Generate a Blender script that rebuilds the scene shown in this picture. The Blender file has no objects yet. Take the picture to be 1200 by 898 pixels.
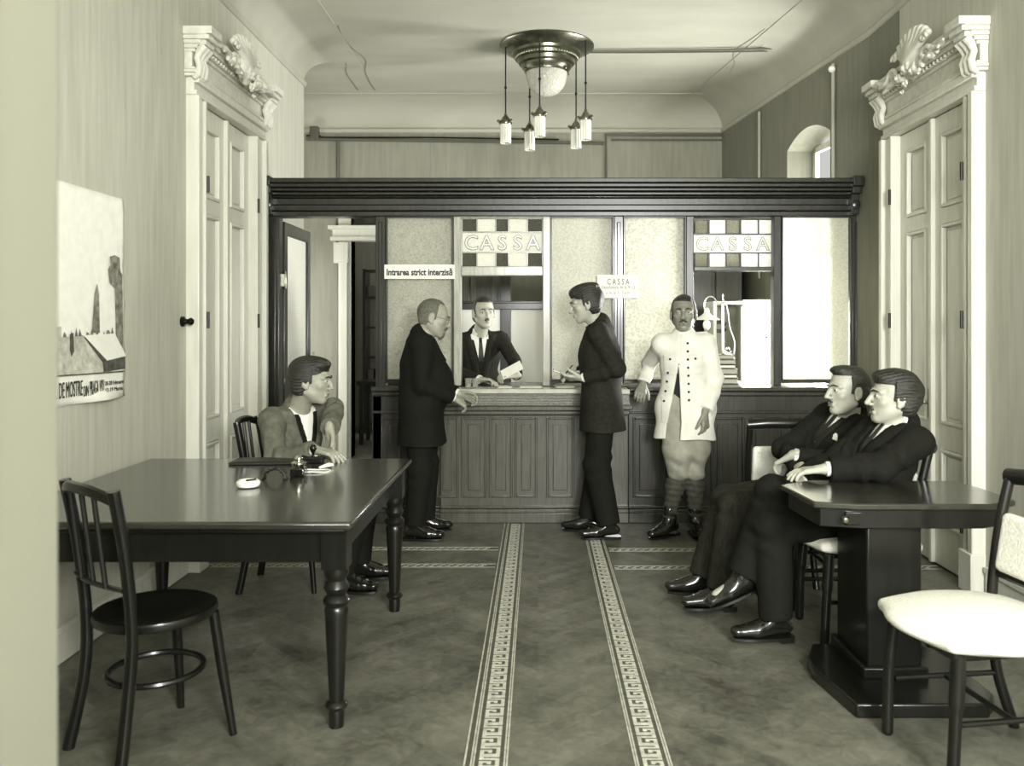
import bpy, bmesh, math, random
import numpy as np
from mathutils import Vector, Matrix
from mathutils.bvhtree import BVHTree
random.seed(7)
SC = bpy.context.scene
COL = SC.collection
V = Vector

def W(px, py, d):
    """world point seen at photo pixel (px,py) at distance d from the camera plane"""
    return V(((px-631)/1000*d, d, 1.45-(py-381)/1000*d))

# ---------------------------------------------------------------- materials
def lin(c):
    return c/12.92 if c <= .04045 else ((c+.055)/1.055)**2.4
def tone(g):
    g = max(0, min(1, g))
    return (lin(g), lin(g*.999), lin(g*(.80+.155*g)), 1)

MATS = {}
def M(name, g=.5, rough=.6, metal=0, var=0, scale=6, stretch=(1,1,1), bump=0, bscale=None, spec=.5, coat=0, detail=5, vrough=0):
    if name in MATS: return MATS[name]
    m = bpy.data.materials.new(name); m.use_nodes = True
    nt = m.node_tree; n = nt.nodes; b = n['Principled BSDF']
    b.inputs['Base Color'].default_value = tone(g)
    b.inputs['Roughness'].default_value = rough
    b.inputs['Metallic'].default_value = metal
    b.inputs['Specular IOR Level'].default_value = spec
    b.inputs['Coat Weight'].default_value = coat
    b.inputs['Coat Roughness'].default_value = .12
    if var or bump:
        tc = n.new('ShaderNodeTexCoord'); mp = n.new('ShaderNodeMapping')
        mp.inputs['Scale'].default_value = stretch
        nt.links.new(tc.outputs['Object'], mp.inputs['Vector'])
        no = n.new('ShaderNodeTexNoise'); no.inputs['Scale'].default_value = scale
        no.inputs['Detail'].default_value = detail
        nt.links.new(mp.outputs['Vector'], no.inputs['Vector'])
        if var:
            cr = n.new('ShaderNodeValToRGB')
            cr.color_ramp.elements[0].position = .3; cr.color_ramp.elements[1].position = .7
            cr.color_ramp.elements[0].color = tone(g*(1-var)); cr.color_ramp.elements[1].color = tone(g*(1+var))
            nt.links.new(no.outputs['Fac'], cr.inputs['Fac'])
            nt.links.new(cr.outputs['Color'], b.inputs['Base Color'])
        if bump:
            n2 = no
            if bscale:
                n2 = n.new('ShaderNodeTexNoise'); n2.inputs['Scale'].default_value = bscale
                n2.inputs['Detail'].default_value = 4
                nt.links.new(mp.outputs['Vector'], n2.inputs['Vector'])
            bp = n.new('ShaderNodeBump'); bp.inputs['Strength'].default_value = bump; bp.inputs['Distance'].default_value = .01
            nt.links.new(n2.outputs['Fac'], bp.inputs['Height'])
            nt.links.new(bp.outputs['Normal'], b.inputs['Normal'])
    MATS[name] = m
    return m

def glass_mat(name, g, pat=0, trans=.5, rough=.25, kind='voronoi', pscale=60, contrast=.12, diff=.3):
    """obscured glass: rough transmission mixed with translucency, pattern printed in the glass"""
    m = bpy.data.materials.new(name); m.use_nodes = True
    nt = m.node_tree; n = nt.nodes; L = nt.links
    out = n['Material Output']; b = n['Principled BSDF']
    b.inputs['Transmission Weight'].default_value = 1; b.inputs['IOR'].default_value = 1.25
    b.inputs['Roughness'].default_value = rough
    tl = n.new('ShaderNodeBsdfTranslucent'); mx = n.new('ShaderNodeMixShader'); mx.inputs[0].default_value = trans
    df = n.new('ShaderNodeBsdfDiffuse'); mx2 = n.new('ShaderNodeMixShader'); mx2.inputs[0].default_value = diff
    L.new(b.outputs[0], mx.inputs[1]); L.new(tl.outputs[0], mx.inputs[2])
    L.new(mx.outputs[0], mx2.inputs[1]); L.new(df.outputs[0], mx2.inputs[2]); L.new(mx2.outputs[0], out.inputs['Surface'])
    tc = n.new('ShaderNodeTexCoord'); src = None
    if kind == 'voronoi':
        t = n.new('ShaderNodeTexVoronoi'); t.inputs['Scale'].default_value = pscale; t.feature = 'F1'
        L.new(tc.outputs['Object'], t.inputs['Vector']); src = t.outputs['Distance']
    elif kind == 'wave':
        t = n.new('ShaderNodeTexWave'); t.inputs['Scale'].default_value = pscale; t.bands_direction = 'Z'
        L.new(tc.outputs['Object'], t.inputs['Vector']); src = t.outputs['Fac']
    elif kind == 'orn':
        t = n.new('ShaderNodeTexNoise'); t.inputs['Scale'].default_value = pscale; t.inputs['Detail'].default_value = 1
        t.inputs['Distortion'].default_value = 2.5
        L.new(tc.outputs['Object'], t.inputs['Vector']); src = t.outputs['Fac']
    cr = n.new('ShaderNodeValToRGB'); cr.color_ramp.elements[0].position = .35; cr.color_ramp.elements[1].position = .6
    cr.color_ramp.elements[0].color = tone(g*(1-contrast)); cr.color_ramp.elements[1].color = tone(g)
    L.new(src, cr.inputs['Fac'])
    for s in (b.inputs['Base Color'], tl.inputs['Color'], df.inputs['Color']): L.new(cr.outputs['Color'], s)
    bp = n.new('ShaderNodeBump'); bp.inputs['Strength'].default_value = .35; bp.inputs['Distance'].default_value = .004
    L.new(src, bp.inputs['Height']); L.new(bp.outputs['Normal'], b.inputs['Normal'])
    return m

WOOD_D = M('dark_stained_wood', .14, .32, var=.25, scale=4, stretch=(12,12,1), bump=.05, coat=.35)
WOOD_T = M('table_top_varnish', .17, .24, var=.14, scale=5, stretch=(1,1.5,1), bump=.02, bscale=9, coat=.6)
WOOD_B = M('black_lacquered_wood', .08, .3, var=.15, scale=4, stretch=(10,10,1), coat=.25, spec=.3)
WOOD_M = M('counter_panelling_wood', .30, .28, var=.16, scale=5, stretch=(14,14,1), bump=.06, coat=.4)
WOOD_R = M('counter_dark_panelling', .19, .3, var=.25, scale=5, stretch=(14,14,1), bump=.06, coat=.3)
WOOD_P = M('pale_polished_frame', .62, .3, var=.12, scale=5, stretch=(10,10,1), coat=.4)
WHITE = M('white_gloss_paint', .84, .35, var=.03, scale=3, stretch=(8,8,1), bump=.03)
PLAS = M('white_plaster_ornament', .82, .6, var=.05, scale=20, bump=.1)
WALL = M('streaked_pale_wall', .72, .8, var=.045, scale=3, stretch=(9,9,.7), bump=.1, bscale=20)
WALLR = M('shaded_olive_wall', .46, .8, var=.05, scale=3, stretch=(9,9,.7))  # darker copy of the pale wall; shade on the right side put into the colour
WALLD = M('shaded_rear_wall', .54, .8, var=.05, scale=3, stretch=(9,9,.7))  # dimness behind the partition carried by the wall colour
CEIL = M('ceiling_plaster', .66, .8, var=.035, scale=1.2, stretch=(1,3,1))
PIPE = M('painted_pipe', .34, .4)
BRASS = M('brass', .5, .28, metal=1, var=.1, scale=20)
CHROME = M('chrome', .8, .12, metal=1)
IRON = M('black_iron', .1, .4, metal=.6)
PAPER = M('white_paper', .93, .7, var=.02, scale=20)
ENAMEL = M('white_enamel', .92, .25)
CUSH = M('pale_woven_upholstery', .88, .8, var=.05, scale=90, stretch=(1,2,1), bump=.3)
INK = M('printing_ink', .15, .7)
CERAM = M('white_glazed_ceramic', .93, .15)
MATT_D = M('matt_dark_fabric', .13, .9)

# ---------------------------------------------------------------- mesh builder
OFF = {}
def tag(o, label=None, cat=None, group=None, kind=None):
    if label: o['label'] = label
    if cat: o['category'] = cat
    if group: o['group'] = group
    if kind: o['kind'] = kind
    return o
def thing(name, label, cat, loc=(0,0,0), group=None):
    o = bpy.data.objects.new(name, None); COL.objects.link(o); o.empty_display_size = .05
    o.location = loc; OFF[o.name] = V(loc); tag(o, label, cat, group); return o
def link(name, me, mat, parent=None, smooth=True, angle=40):
    o = bpy.data.objects.new(name, me); COL.objects.link(o)
    me.materials.append(mat)
    off = V((0,0,0))
    if parent is not None:
        o.parent = parent; off = OFF.get(parent.name, V((0,0,0)))
        if off.length: me.transform(Matrix.Translation(-off))
    OFF[o.name] = off
    if smooth:
        me.shade_smooth()
        if angle: me.set_sharp_from_angle(angle=math.radians(angle))
    return o
class MB:
    def __init__(s): s.bm = bmesh.new(); s.T = None
    def _add(s, vs, fs):
        bv = [s.bm.verts.new(s.T(V(v)) if s.T else v) for v in vs]
        for f in fs:
            try: s.bm.faces.new([bv[i] for i in f])
            except ValueError: pass
        return s
    def box(s, x0, x1, y0, y1, z0, z1, mat=None):
        s.n=getattr(s,'n',0)+1; e=min(((s.n*7)%11)*.00009, .06*min(abs(x1-x0),abs(y1-y0),abs(z1-z0)))
        x0+=e; x1-=e; y0+=e; y1-=e; z0+=e; z1-=e
        vs = [(x,y,z) for z in (z0,z1) for y in (y0,y1) for x in (x0,x1)]
        if mat is not None: vs = [mat @ V(v) for v in vs]
        return s._add(vs, [(0,2,3,1),(4,5,7,6),(0,1,5,4),(2,6,7,3),(0,4,6,2),(1,3,7,5)])
    def prism(s, poly, z0, z1, mat=None):
        n = len(poly)
        vs = [(x,y,z0) for x,y in poly]+[(x,y,z1) for x,y in poly]
        if mat is not None: vs = [mat @ V(v) for v in vs]
        return s._add(vs, [tuple(range(n-1,-1,-1)), tuple(range(n,2*n))]+[(i,(i+1)%n,n+(i+1)%n,n+i) for i in range(n)])
    def lathe(s, prof, c=(0,0,0), seg=24, mat=None, sx=1, sy=1):
        vs=[]; fs=[]
        for r,z in prof:
            for k in range(seg):
                a=2*math.pi*k/seg; v=V((c[0]+r*sx*math.cos(a), c[1]+r*sy*math.sin(a), c[2]+z))
                vs.append(mat @ v if mat is not None else v)
        for i in range(len(prof)-1):
            for k in range(seg):
                a=i*seg+k; b=i*seg+(k+1)%seg
                fs.append((a,b,b+seg,a+seg))
        fs.append(tuple(range(seg-1,-1,-1))); fs.append(tuple((len(prof)-1)*seg+k for k in range(seg)))
        return s._add(vs, fs)
    def tube(s, pts, r, seg=10, closed=False, rz=None):
        pts=[V(p) for p in pts]; n=len(pts); R = r if isinstance(r,(list,tuple)) else [r]*n
        vs=[]; fs=[]; up=None
        for i,p in enumerate(pts):
            a = pts[i-1] if (i>0 or closed) else p
            b = pts[(i+1)%n] if (i<n-1 or closed) else p
            t=(b-a).normalized()
            if up is None:
                up = V((0,0,1)) if abs(t.z)<.9 else V((1,0,0))
            u=(up-t*up.dot(t))
            if u.length<1e-5: u=t.orthogonal()
            u.normalize(); up=u; w=t.cross(u)
            for k in range(seg):
                an=2*math.pi*k/seg
                vs.append(p+u*math.cos(an)*R[i]*(rz or 1)+w*math.sin(an)*R[i])
        m = n if closed else n-1
        for i in range(m):
            for k in range(seg):
                a=i*seg+k; b=i*seg+(k+1)%seg; j=((i+1)%n)*seg
                fs.append((a,b,j+(k+1)%seg,j+k))
        if not closed:
            fs.append(tuple(range(seg-1,-1,-1))); fs.append(tuple((n-1)*seg+k for k in range(seg)))
        return s._add(vs, fs)
    def ball(s, c, r, seg=16, ring=10, sc=(1,1,1)):
        prof=[(max(1e-4,r*math.sin(math.pi*i/ring)), -r*math.cos(math.pi*i/ring)) for i in range(ring+1)]
        vs=[]; fs=[]
        for q,z in prof:
            for k in range(seg):
                a=2*math.pi*k/seg; vs.append(V(c)+V((q*math.cos(a)*sc[0], q*math.sin(a)*sc[1], z*sc[2])))
        for i in range(ring):
            for k in range(seg):
                a=i*seg+k; b=i*seg+(k+1)%seg; fs.append((a,b,b+seg,a+seg))
        fs.append(tuple(range(seg-1,-1,-1))); fs.append(tuple(ring*seg+k for k in range(seg)))
        return s._add(vs, fs)
    def build(s, name, mat, parent=None, smooth=True, bevel=0, angle=40):
        bmesh.ops.recalc_face_normals(s.bm, faces=s.bm.faces)
        me = bpy.data.meshes.new(name); s.bm.to_mesh(me); s.bm.free()
        o = link(name, me, mat, parent, smooth, angle)
        if bevel:
            b = o.modifiers.new('bevel','BEVEL'); b.width=bevel; b.segments=2; b.limit_method='ANGLE'; b.angle_limit=.6
        return o
def struct(name, mb, mat, **k):
    return tag(mb.build(name, mat, **k), kind='structure')
def copy_tree(o, parent=None):
    c=o.copy(); COL.objects.link(c); c.parent=parent
    OFF[c.name]=OFF.get(o.name, V((0,0,0)))
    for ch in list(o.children): copy_tree(ch, c)
    return c
def catenary(a, b, sag, n=12):
    a=V(a); b=V(b); return [a.lerp(b,i/n)-V((0,0,sag*4*(i/n)*(1-i/n))) for i in range(n+1)]
def bez(p, n=16):
    """Catmull-Rom through points"""
    p=[V(q) for q in p]; P=[p[0]]+p+[p[-1]]; out=[]
    for i in range(1,len(P)-2):
        for k in range(n):
            t=k/n; a,b,c,d=P[i-1],P[i],P[i+1],P[i+2]
            out.append(.5*((2*b)+(c-a)*t+(2*a-5*b+4*c-d)*t*t+(3*b-a-3*c+d)*t**3))
    out.append(p[-1]); return out

TXT = {}
def text_mesh(name, s, size, mat, origin, ux, uy, parent, sx=1, extrude=.0008, offset=0, align='LEFT', spacing=1.0, font=None):
    """lettering as flat mesh; ux, uy are the world directions of the line and of letter height"""
    cu = bpy.data.curves.new(name,'FONT'); cu.body=s; cu.size=size; cu.extrude=extrude; cu.offset=offset
    cu.align_x=align; cu.space_character=spacing; cu.resolution_u=3
    t = bpy.data.objects.new(name,cu); COL.objects.link(t)
    dg = bpy.context.evaluated_depsgraph_get(); dg.update()
    me = bpy.data.meshes.new_from_object(t.evaluated_get(dg)); bpy.data.objects.remove(t); bpy.data.curves.remove(cu)
    ux=V(ux).normalized(); uy=V(uy).normalized(); uz=ux.cross(uy)
    mt = Matrix.Translation(V(origin)) @ Matrix(((ux.x*sx,uy.x,uz.x,0),(ux.y*sx,uy.y,uz.y,0),(ux.z*sx,uy.z,uz.z,0),(0,0,0,1)))
    me.transform(mt); me.materials.clear()
    return link(name, me, mat, parent, smooth=False)

# ---------------------------------------------------------------- signed distance modelling
class Sdf:
    def __init__(s, h=.006): s.h=h; s.P=[]; s.post=[]
    def cap(s, a, b, ra, rb=None, k=.02, flat=None, cuta=False, cutb=False, op='u'):
        """tapered limb; flat=(direction, factor) squashes the section"""
        rb = ra if rb is None else rb; a=np.array(a,float); b=np.array(b,float)
        fl = None if flat is None else (np.array(V(flat[0]).normalized()), flat[1])
        R=max(ra,rb)*(max(1,flat[1]) if flat else 1)
        def f(X,Y,Z):
            ba=b-a; L=max(1e-9,ba@ba)
            t=((X-a[0])*ba[0]+(Y-a[1])*ba[1]+(Z-a[2])*ba[2])/L
            tc=np.clip(t,0,1)
            qx=X-a[0]-tc*ba[0]; qy=Y-a[1]-tc*ba[1]; qz=Z-a[2]-tc*ba[2]
            if fl is not None:
                nn,fa=fl; dd=(qx*nn[0]+qy*nn[1]+qz*nn[2])*(1/fa-1)
                qx=qx+dd*nn[0]; qy=qy+dd*nn[1]; qz=qz+dd*nn[2]
            d=np.sqrt(qx*qx+qy*qy+qz*qz)-(ra+(rb-ra)*tc)
            l=math.sqrt(L)
            if cutb: d=np.maximum(d,(t-1)*l)
            if cuta: d=np.maximum(d,-t*l)
            return d
        lo=np.minimum(a,b)-R; hi=np.maximum(a,b)+R
        s.P.append((f,lo,hi,k,op)); return s
    def ell(s, c, r, B=None, k=.02, op='u'):
        c=np.array(c,float); B=np.eye(3) if B is None else np.array(B,float)  # columns = axes
        def f(X,Y,Z):
            dx,dy,dz=X-c[0],Y-c[1],Z-c[2]
            u=[dx*B[0,i]+dy*B[1,i]+dz*B[2,i] for i in range(3)]
            k0=np.sqrt(sum((u[i]/r[i])**2 for i in range(3)))+1e-9
            k1=np.sqrt(sum((u[i]/r[i]**2)**2 for i in range(3)))+1e-9
            return k0*(k0-1)/k1
        R=max(r); s.P.append((f,c-R,c+R,k,op)); return s
    def rbox(s, c, hf, B, rad=.005, k=.01, op='u'):
        c=np.array(c,float); B=np.array(B,float)
        def f(X,Y,Z):
            dx,dy,dz=X-c[0],Y-c[1],Z-c[2]
            q=[np.abs(dx*B[0,i]+dy*B[1,i]+dz*B[2,i])-(hf[i]-rad) for i in range(3)]
            return np.sqrt(sum(np.maximum(x,0)**2 for x in q))+np.minimum(np.maximum(q[0],np.maximum(q[1],q[2])),0)-rad
        R=math.sqrt(sum(x*x for x in hf)); s.P.append((f,c-R,c+R,k,op)); return s
    def wr(s, fn): s.post.append(fn); return s
    def mesh(s, name, mat, parent, kind=None):
        h=s.h
        lo=np.min([p[1] for p in s.P if p[4]=='u'],0)-3*h; hi=np.max([p[2] for p in s.P if p[4]=='u'],0)+3*h
        n=np.ceil((hi-lo)/h).astype(int)+1
        A=np.full(n,1.0,np.float32)
        ax=[(lo[i]+np.arange(n[i])*h).astype(np.float32) for i in range(3)]
        for f,a,b,k,op in s.P:
            m=max(k,h)*1.2+2*h
            i0=np.maximum(0,np.floor((a-m-lo)/h).astype(int)); i1=np.minimum(n,np.ceil((b+m-lo)/h).astype(int)+1)
            if (i1<=i0).any(): continue
            sl=tuple(slice(i0[i],i1[i]) for i in range(3))
            X=ax[0][sl[0]][:,None,None]; Y=ax[1][sl[1]][None,:,None]; Z=ax[2][sl[2]][None,None,:]
            d=f(X,Y,Z).astype(np.float32); c=A[sl]
            if op=='u':
                hh=np.maximum(k-np.abs(c-d),0)/k; A[sl]=np.minimum(c,d)-hh*hh*k*.25
            else:
                d=-d; hh=np.maximum(k-np.abs(c-d),0)/k; A[sl]=np.maximum(c,d)+hh*hh*k*.25
        if s.post:
            I=np.nonzero(A<.04); p=[ax[i][I[i]] for i in range(3)]; v=A[I]
            for fn in s.post: v=fn(v,*p)
            A[I]=v
        A[0]=A[-1]=1; A[:,0]=A[:,-1]=1; A[:,:,0]=A[:,:,-1]=1
        vs,fs=surfnet(A,lo,h)
        me=bpy.data.meshes.new(name)
        me.vertices.add(len(vs)); me.vertices.foreach_set('co',vs.astype(np.float32).ravel())
        me.loops.add(len(fs)*4); me.loops.foreach_set('vertex_index',fs.astype(np.int32).ravel())
        me.polygons.add(len(fs)); me.polygons.foreach_set('loop_start',np.arange(0,len(fs)*4,4,dtype=np.int32))
        me.update(calc_edges=True); me.validate()
        s.bvh=BVHTree.FromPolygons([V(x) for x in vs.tolist()], fs.tolist()) if getattr(s,'want_bvh',False) else None
        return link(name,me,mat,parent,angle=0)
def surfnet(A,lo,h):
    ins=A<0; nx,ny,nz=A.shape
    c=np.zeros((nx-1,ny-1,nz-1),np.uint8)
    for a in (0,1):
        for b in (0,1):
            for d in (0,1): c+=ins[a:nx-1+a,b:ny-1+b,d:nz-1+d]
    act=(c>0)&(c<8); I=np.nonzero(act); N=len(I[0])
    idx=np.full(act.shape,-1,np.int32); idx[I]=np.arange(N)
    acc=np.zeros((N,3)); cnt=np.zeros(N)
    cs=[(a,b,d) for a in (0,1) for b in (0,1) for d in (0,1)]
    for p in cs:
        for ax in range(3):
            if p[ax]: continue
            q=list(p); q[ax]=1
            va=A[I[0]+p[0],I[1]+p[1],I[2]+p[2]].astype(float); vb=A[I[0]+q[0],I[1]+q[1],I[2]+q[2]].astype(float)
            cr=(va<0)!=(vb<0); t=np.where(cr,va/np.where(cr,va-vb,1),0)
            for i in range(3): acc[:,i]+=np.where(cr,p[i]+(t if i==ax else 0),0)
            cnt+=cr
    vs=np.stack(I,1)+acc/cnt[:,None]; vs=vs*h+lo
    F=[]
    def quad(i,j,k,o1,o2,flip):
        a=idx[i-o1[0]-o2[0],j-o1[1]-o2[1],k-o1[2]-o2[2]]; b=idx[i-o2[0],j-o2[1],k-o2[2]]; d=idx[i,j,k]; e=idx[i-o1[0],j-o1[1],k-o1[2]]
        q=np.stack([a,b,d,e],1); q[flip]=q[flip][:,::-1]; F.append(q)
    for ax,(o1,o2) in enumerate([((0,1,0),(0,0,1)),((0,0,1),(1,0,0)),((1,0,0),(0,1,0))]):
        s0=[slice(1,-1)]*3; s1=[slice(1,-1)]*3
        s0[ax]=slice(1,-2); s1[ax]=slice(2,-1)
        a=ins[tuple(s0)]; b=ins[tuple(s1)]; K=np.nonzero(a!=b)
        fl=~a[K]
        quad(K[0]+1,K[1]+1,K[2]+1,o1,o2,fl)
    return vs,np.concatenate(F)
def basis(f, up=(0,0,1)):
    """right, forward, up axes as columns"""
    f=V(f).normalized(); r=f.cross(V(up)).normalized(); u=r.cross(f); return r,f,u
def npB(*ax): return np.array([[a[i] for a in ax] for i in range(3)])
# ================================================================ SETTING
XL, XR, HW, HC = -2.06, 2.40, 3.58, 3.86
YB = 9.3
def floor_material():
    m = bpy.data.materials.new('worn_parquet'); m.use_nodes=True; nt=m.node_tree; n=nt.nodes; L=nt.links; b=n['Principled BSDF']
    tc=n.new('ShaderNodeTexCoord'); sp=n.new('ShaderNodeSeparateXYZ'); L.new(tc.outputs['Object'],sp.inputs[0])
    def mt(op,a,b_=None,c=None):
        q=n.new('ShaderNodeMath'); q.operation=op
        for i,v in enumerate((a,b_,c)):
            if v is None: continue
            if isinstance(v,(int,float)): q.inputs[i].default_value=v
            else: L.new(v,q.inputs[i])
        return q.outputs[0]
    col=mt('DIVIDE',sp.outputs['X'],.42); ci=mt('FLOOR',col); fr=mt('ABSOLUTE',mt('SUBTRACT',mt('FRACT',mt('DIVIDE',sp.outputs['X'],.84)),.5))
    v=mt('DIVIDE',mt('ADD',sp.outputs['Y'],mt('MULTIPLY',fr,.84)),.085)
    pi=mt('FLOOR',v); cb=n.new('ShaderNodeCombineXYZ'); L.new(ci,cb.inputs[0]); L.new(pi,cb.inputs[1])
    wn=n.new('ShaderNodeTexWhiteNoise'); L.new(cb.outputs[0],wn.inputs[0])
    no=n.new('ShaderNodeTexNoise'); no.inputs['Scale'].default_value=2.2; no.inputs['Detail'].default_value=9; no.inputs['Roughness'].default_value=.68
    L.new(tc.outputs['Object'],no.inputs['Vector'])
    n2=n.new('ShaderNodeTexNoise'); n2.inputs['Scale'].default_value=14; n2.inputs['Detail'].default_value=6; n2.inputs['Distortion'].default_value=1.5
    L.new(tc.outputs['Object'],n2.inputs['Vector'])
    f=mt('ADD',mt('ADD',mt('MULTIPLY',wn.outputs['Value'],.09),mt('MULTIPLY',no.outputs['Fac'],.75)),mt('MULTIPLY',n2.outputs['Fac'],.35))
    cr=n.new('ShaderNodeValToRGB'); e=cr.color_ramp.elements
    e[0].position=.42; e[0].color=tone(.24); e[1].position=.9; e[1].color=tone(.52)
    L.new(f,cr.inputs['Fac']); L.new(cr.outputs['Color'],b.inputs['Base Color'])
    b.inputs['Roughness'].default_value=.52
    ed=mt('LESS_THAN',mt('FRACT',v),.05)
    bp=n.new('ShaderNodeBump'); bp.inputs['Strength'].default_value=.12; bp.inputs['Distance'].default_value=.003; bp.invert=True
    L.new(mt('ADD',ed,n2.outputs['Fac']),bp.inputs['Height']); L.new(bp.outputs['Normal'],b.inputs['Normal'])
    return m
struct('floor', MB().box(-3.6,3.4,-1.9,13,-.1,0), floor_material())
struct('ceiling', MB().box(-3.6,3.4,-1.9,13,HC,HC+.1), CEIL)

# mosaic borders let into the floor (flush strips)
TILE_L = M('pale_tile', .72, .5, var=.12, scale=30)
TILE_D = M('dark_tile', .3, .5, var=.12, scale=30)
KEY = ["11111101","10000101","10110101","10010101","11110111"]
def long_strip(x_in, x_out, extra):
    s = 1 if x_out > x_in else -1
    d = MB(); l = MB()
    w=abs(x_out-x_in)
    d.box(min(x_in,x_out),max(x_in,x_out),1.2,6.24,-.004,.0008)
    for a,b in ((0,.0055),(.0085,.014),(w-.014-extra,w-.0085-extra),(w-.0055-extra,w-extra)):
        l.box(*sorted((x_in+s*a,x_in+s*b)),1.2,6.24,0,.0016)
    if extra: l.box(*sorted((x_in+s*(w-.006),x_in+s*w)),1.2,6.24,0,.0016)
    a0=.028; u=(w-extra-.056)/5; L=8*.0095; y=1.2
    while y<6.2:
        for r,row in enumerate(KEY):
            c=0
            while c<8:
                if row[c]=='1':
                    e=c
                    while e<8 and row[e]=='1': e+=1
                    l.box(*sorted((x_in+s*(a0+r*u),x_in+s*(a0+(r+1)*u))),y+c*L/8,y+e*L/8,0,.0016); c=e
                else: c+=1
        y+=L
    return d,l
d,l=long_strip(-.102,-.248,.022)
a=struct('trim_1',d,TILE_D,smooth=False); tag(l.build('meander_inlay',TILE_L,a,smooth=False))
d,l=long_strip(.318,.442,0)
a=struct('trim_2',d,TILE_D,smooth=False); tag(l.build('meander_inlay',TILE_L,a,smooth=False))
def cross_strip(i,x0,x1,y):
    d=MB().box(x0,x1,y-.04,y+.04,-.004,.0008); l=MB()
    for q in (-.038,.03): l.box(x0,x1,y+q,y+q+.008,0,.0016)
    x=x0; t=0
    while x<x1-.05:
        l.box(x,x+.028,y-.018,y-.004,0,.0016); l.box(x+.018,x+.028,y-.004,y+.018,0,.0016); l.box(x+.018,x+.046,y+.008,y+.018,0,.0016)
        x+=.05
    a=struct('trim_%d'%i,d,TILE_D,smooth=False); l.build('dash_inlay',TILE_L,a,smooth=False)
cross_strip(3,XL,-.26,5.53); cross_strip(4,XL,-.26,5.14); cross_strip(5,.455,XR,5.50); cross_strip(6,.455,XR,5.10)

# ---- walls
struct('wall_left', MB().box(XL-.4,XL,-1.7,4.99+.17,0,HC).box(XL-.4,XL,4.99+.17,6.08,2.80,HC).box(XL-.4,XL,6.08,7.5,0,HC).box(XL-.4,XL-.25,5.1,6.1,0,2.9), WALL, smooth=False)
struct('wall_left_return', MB().box(-3.4,XL-.4,7.35,7.5,0,HC).box(-3.5,-3.4,7.35,YB,0,HC), WALL, smooth=False)
struct('wall_right', MB().box(XR,XR+.4,-1.7,4.715,0,HC).box(XR,XR+.4,4.715,5.67,2.74,HC).box(XR+.25,XR+.4,4.6,5.8,0,2.9), WALL, smooth=False)
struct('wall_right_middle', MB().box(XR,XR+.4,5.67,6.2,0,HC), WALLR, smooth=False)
# slanting rear part of the right wall with the arched window recess
A0=V((XR,6.2,0)); A1=V((2.0,YB,0)); dr=(A1-A0).normalized(); nrm=V((dr.y,-dr.x,0)); LW=(A1-A0).length
def rw(s,z,dep=0): p=A0+dr*s+nrm*dep; return (p.x,p.y,z)
s0,s1,zs,zc,z0=.60,1.42,3.0,3.12,1.0
bm=MB()
arch=[(s0+(s1-s0)*i/10, zs+(zc-zs)*(1-((i-5)/5)**2)) for i in range(11)]
TH=.30
def quadw(pts,dep):  # a polygon on the wall plane
    return [rw(s,z,dep) for s,z in pts]
for dep in (0,TH):
    bm._add(quadw([(0,0),(s0,0),(s0,zs),(s0,HC),(0,HC)],dep),[(0,1,2,3,4)])
    bm._add(quadw([(s1,0),(LW,0),(LW,HC),(s1,HC),(s1,zs)],dep),[(0,1,2,3,4)])
    bm._add(quadw([(s0,0),(s1,0),(s1,z0),(s0,z0)],dep),[(0,1,2,3)])
    for i in range(10): bm._add(quadw([arch[i],arch[i+1],(arch[i+1][0],HC),(arch[i][0],HC)],dep),[(0,1,2,3)])
path=[(s0,z0)]+arch+[(s1,z0)]
for i in range(len(path)):
    a=path[i]; b=path[(i+1)%len(path)]
    bm._add([rw(a[0],a[1],0),rw(b[0],b[1],0),rw(b[0],b[1],TH),rw(a[0],a[1],TH)],[(0,1,2,3)])
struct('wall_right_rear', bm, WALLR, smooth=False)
wf=MB()
for s in (s0,(s0+s1)/2-.02,s1-.05):
    for z in ((z0,zs+.02),):
        wf._add([rw(s,z[0],TH-.06),rw(s+.05,z[0],TH-.06),rw(s+.05,z[1],TH-.06),rw(s,z[1],TH-.06),rw(s,z[0],TH-.02),rw(s+.05,z[0],TH-.02),rw(s+.05,z[1],TH-.02),rw(s,z[1],TH-.02)],[(0,1,2,3),(7,6,5,4),(0,4,5,1),(2,6,7,3),(1,5,6,2),(0,3,7,4)])
for z in (z0,1.7,2.4,zs-.02):
    wf._add([rw(s0,z,TH-.06),rw(s1,z,TH-.06),rw(s1,z+.05,TH-.06),rw(s0,z+.05,TH-.06),rw(s0,z,TH-.02),rw(s1,z,TH-.02),rw(s1,z+.05,TH-.02),rw(s0,z+.05,TH-.02)],[(0,1,2,3),(7,6,5,4),(0,4,5,1),(2,6,7,3),(1,5,6,2),(0,3,7,4)])
struct('window_1', wf, WHITE, smooth=False)
# back wall with a tall doorway at its left
DX0,DX1,DZ=-2.04,-1.18,2.34
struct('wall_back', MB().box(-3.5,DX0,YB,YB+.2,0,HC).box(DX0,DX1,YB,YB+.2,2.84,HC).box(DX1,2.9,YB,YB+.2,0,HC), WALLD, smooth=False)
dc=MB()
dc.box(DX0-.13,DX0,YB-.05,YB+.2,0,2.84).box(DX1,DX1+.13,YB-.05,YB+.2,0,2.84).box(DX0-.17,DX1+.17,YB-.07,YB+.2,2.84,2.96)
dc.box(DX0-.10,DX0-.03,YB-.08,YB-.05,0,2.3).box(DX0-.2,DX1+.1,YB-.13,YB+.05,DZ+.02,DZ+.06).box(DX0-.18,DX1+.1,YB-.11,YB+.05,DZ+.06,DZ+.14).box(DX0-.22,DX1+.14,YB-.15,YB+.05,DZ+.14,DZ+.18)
dc.box(DX0-.17,DX0-.02,YB-.1,YB-.05,2.12,2.34)
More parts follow.
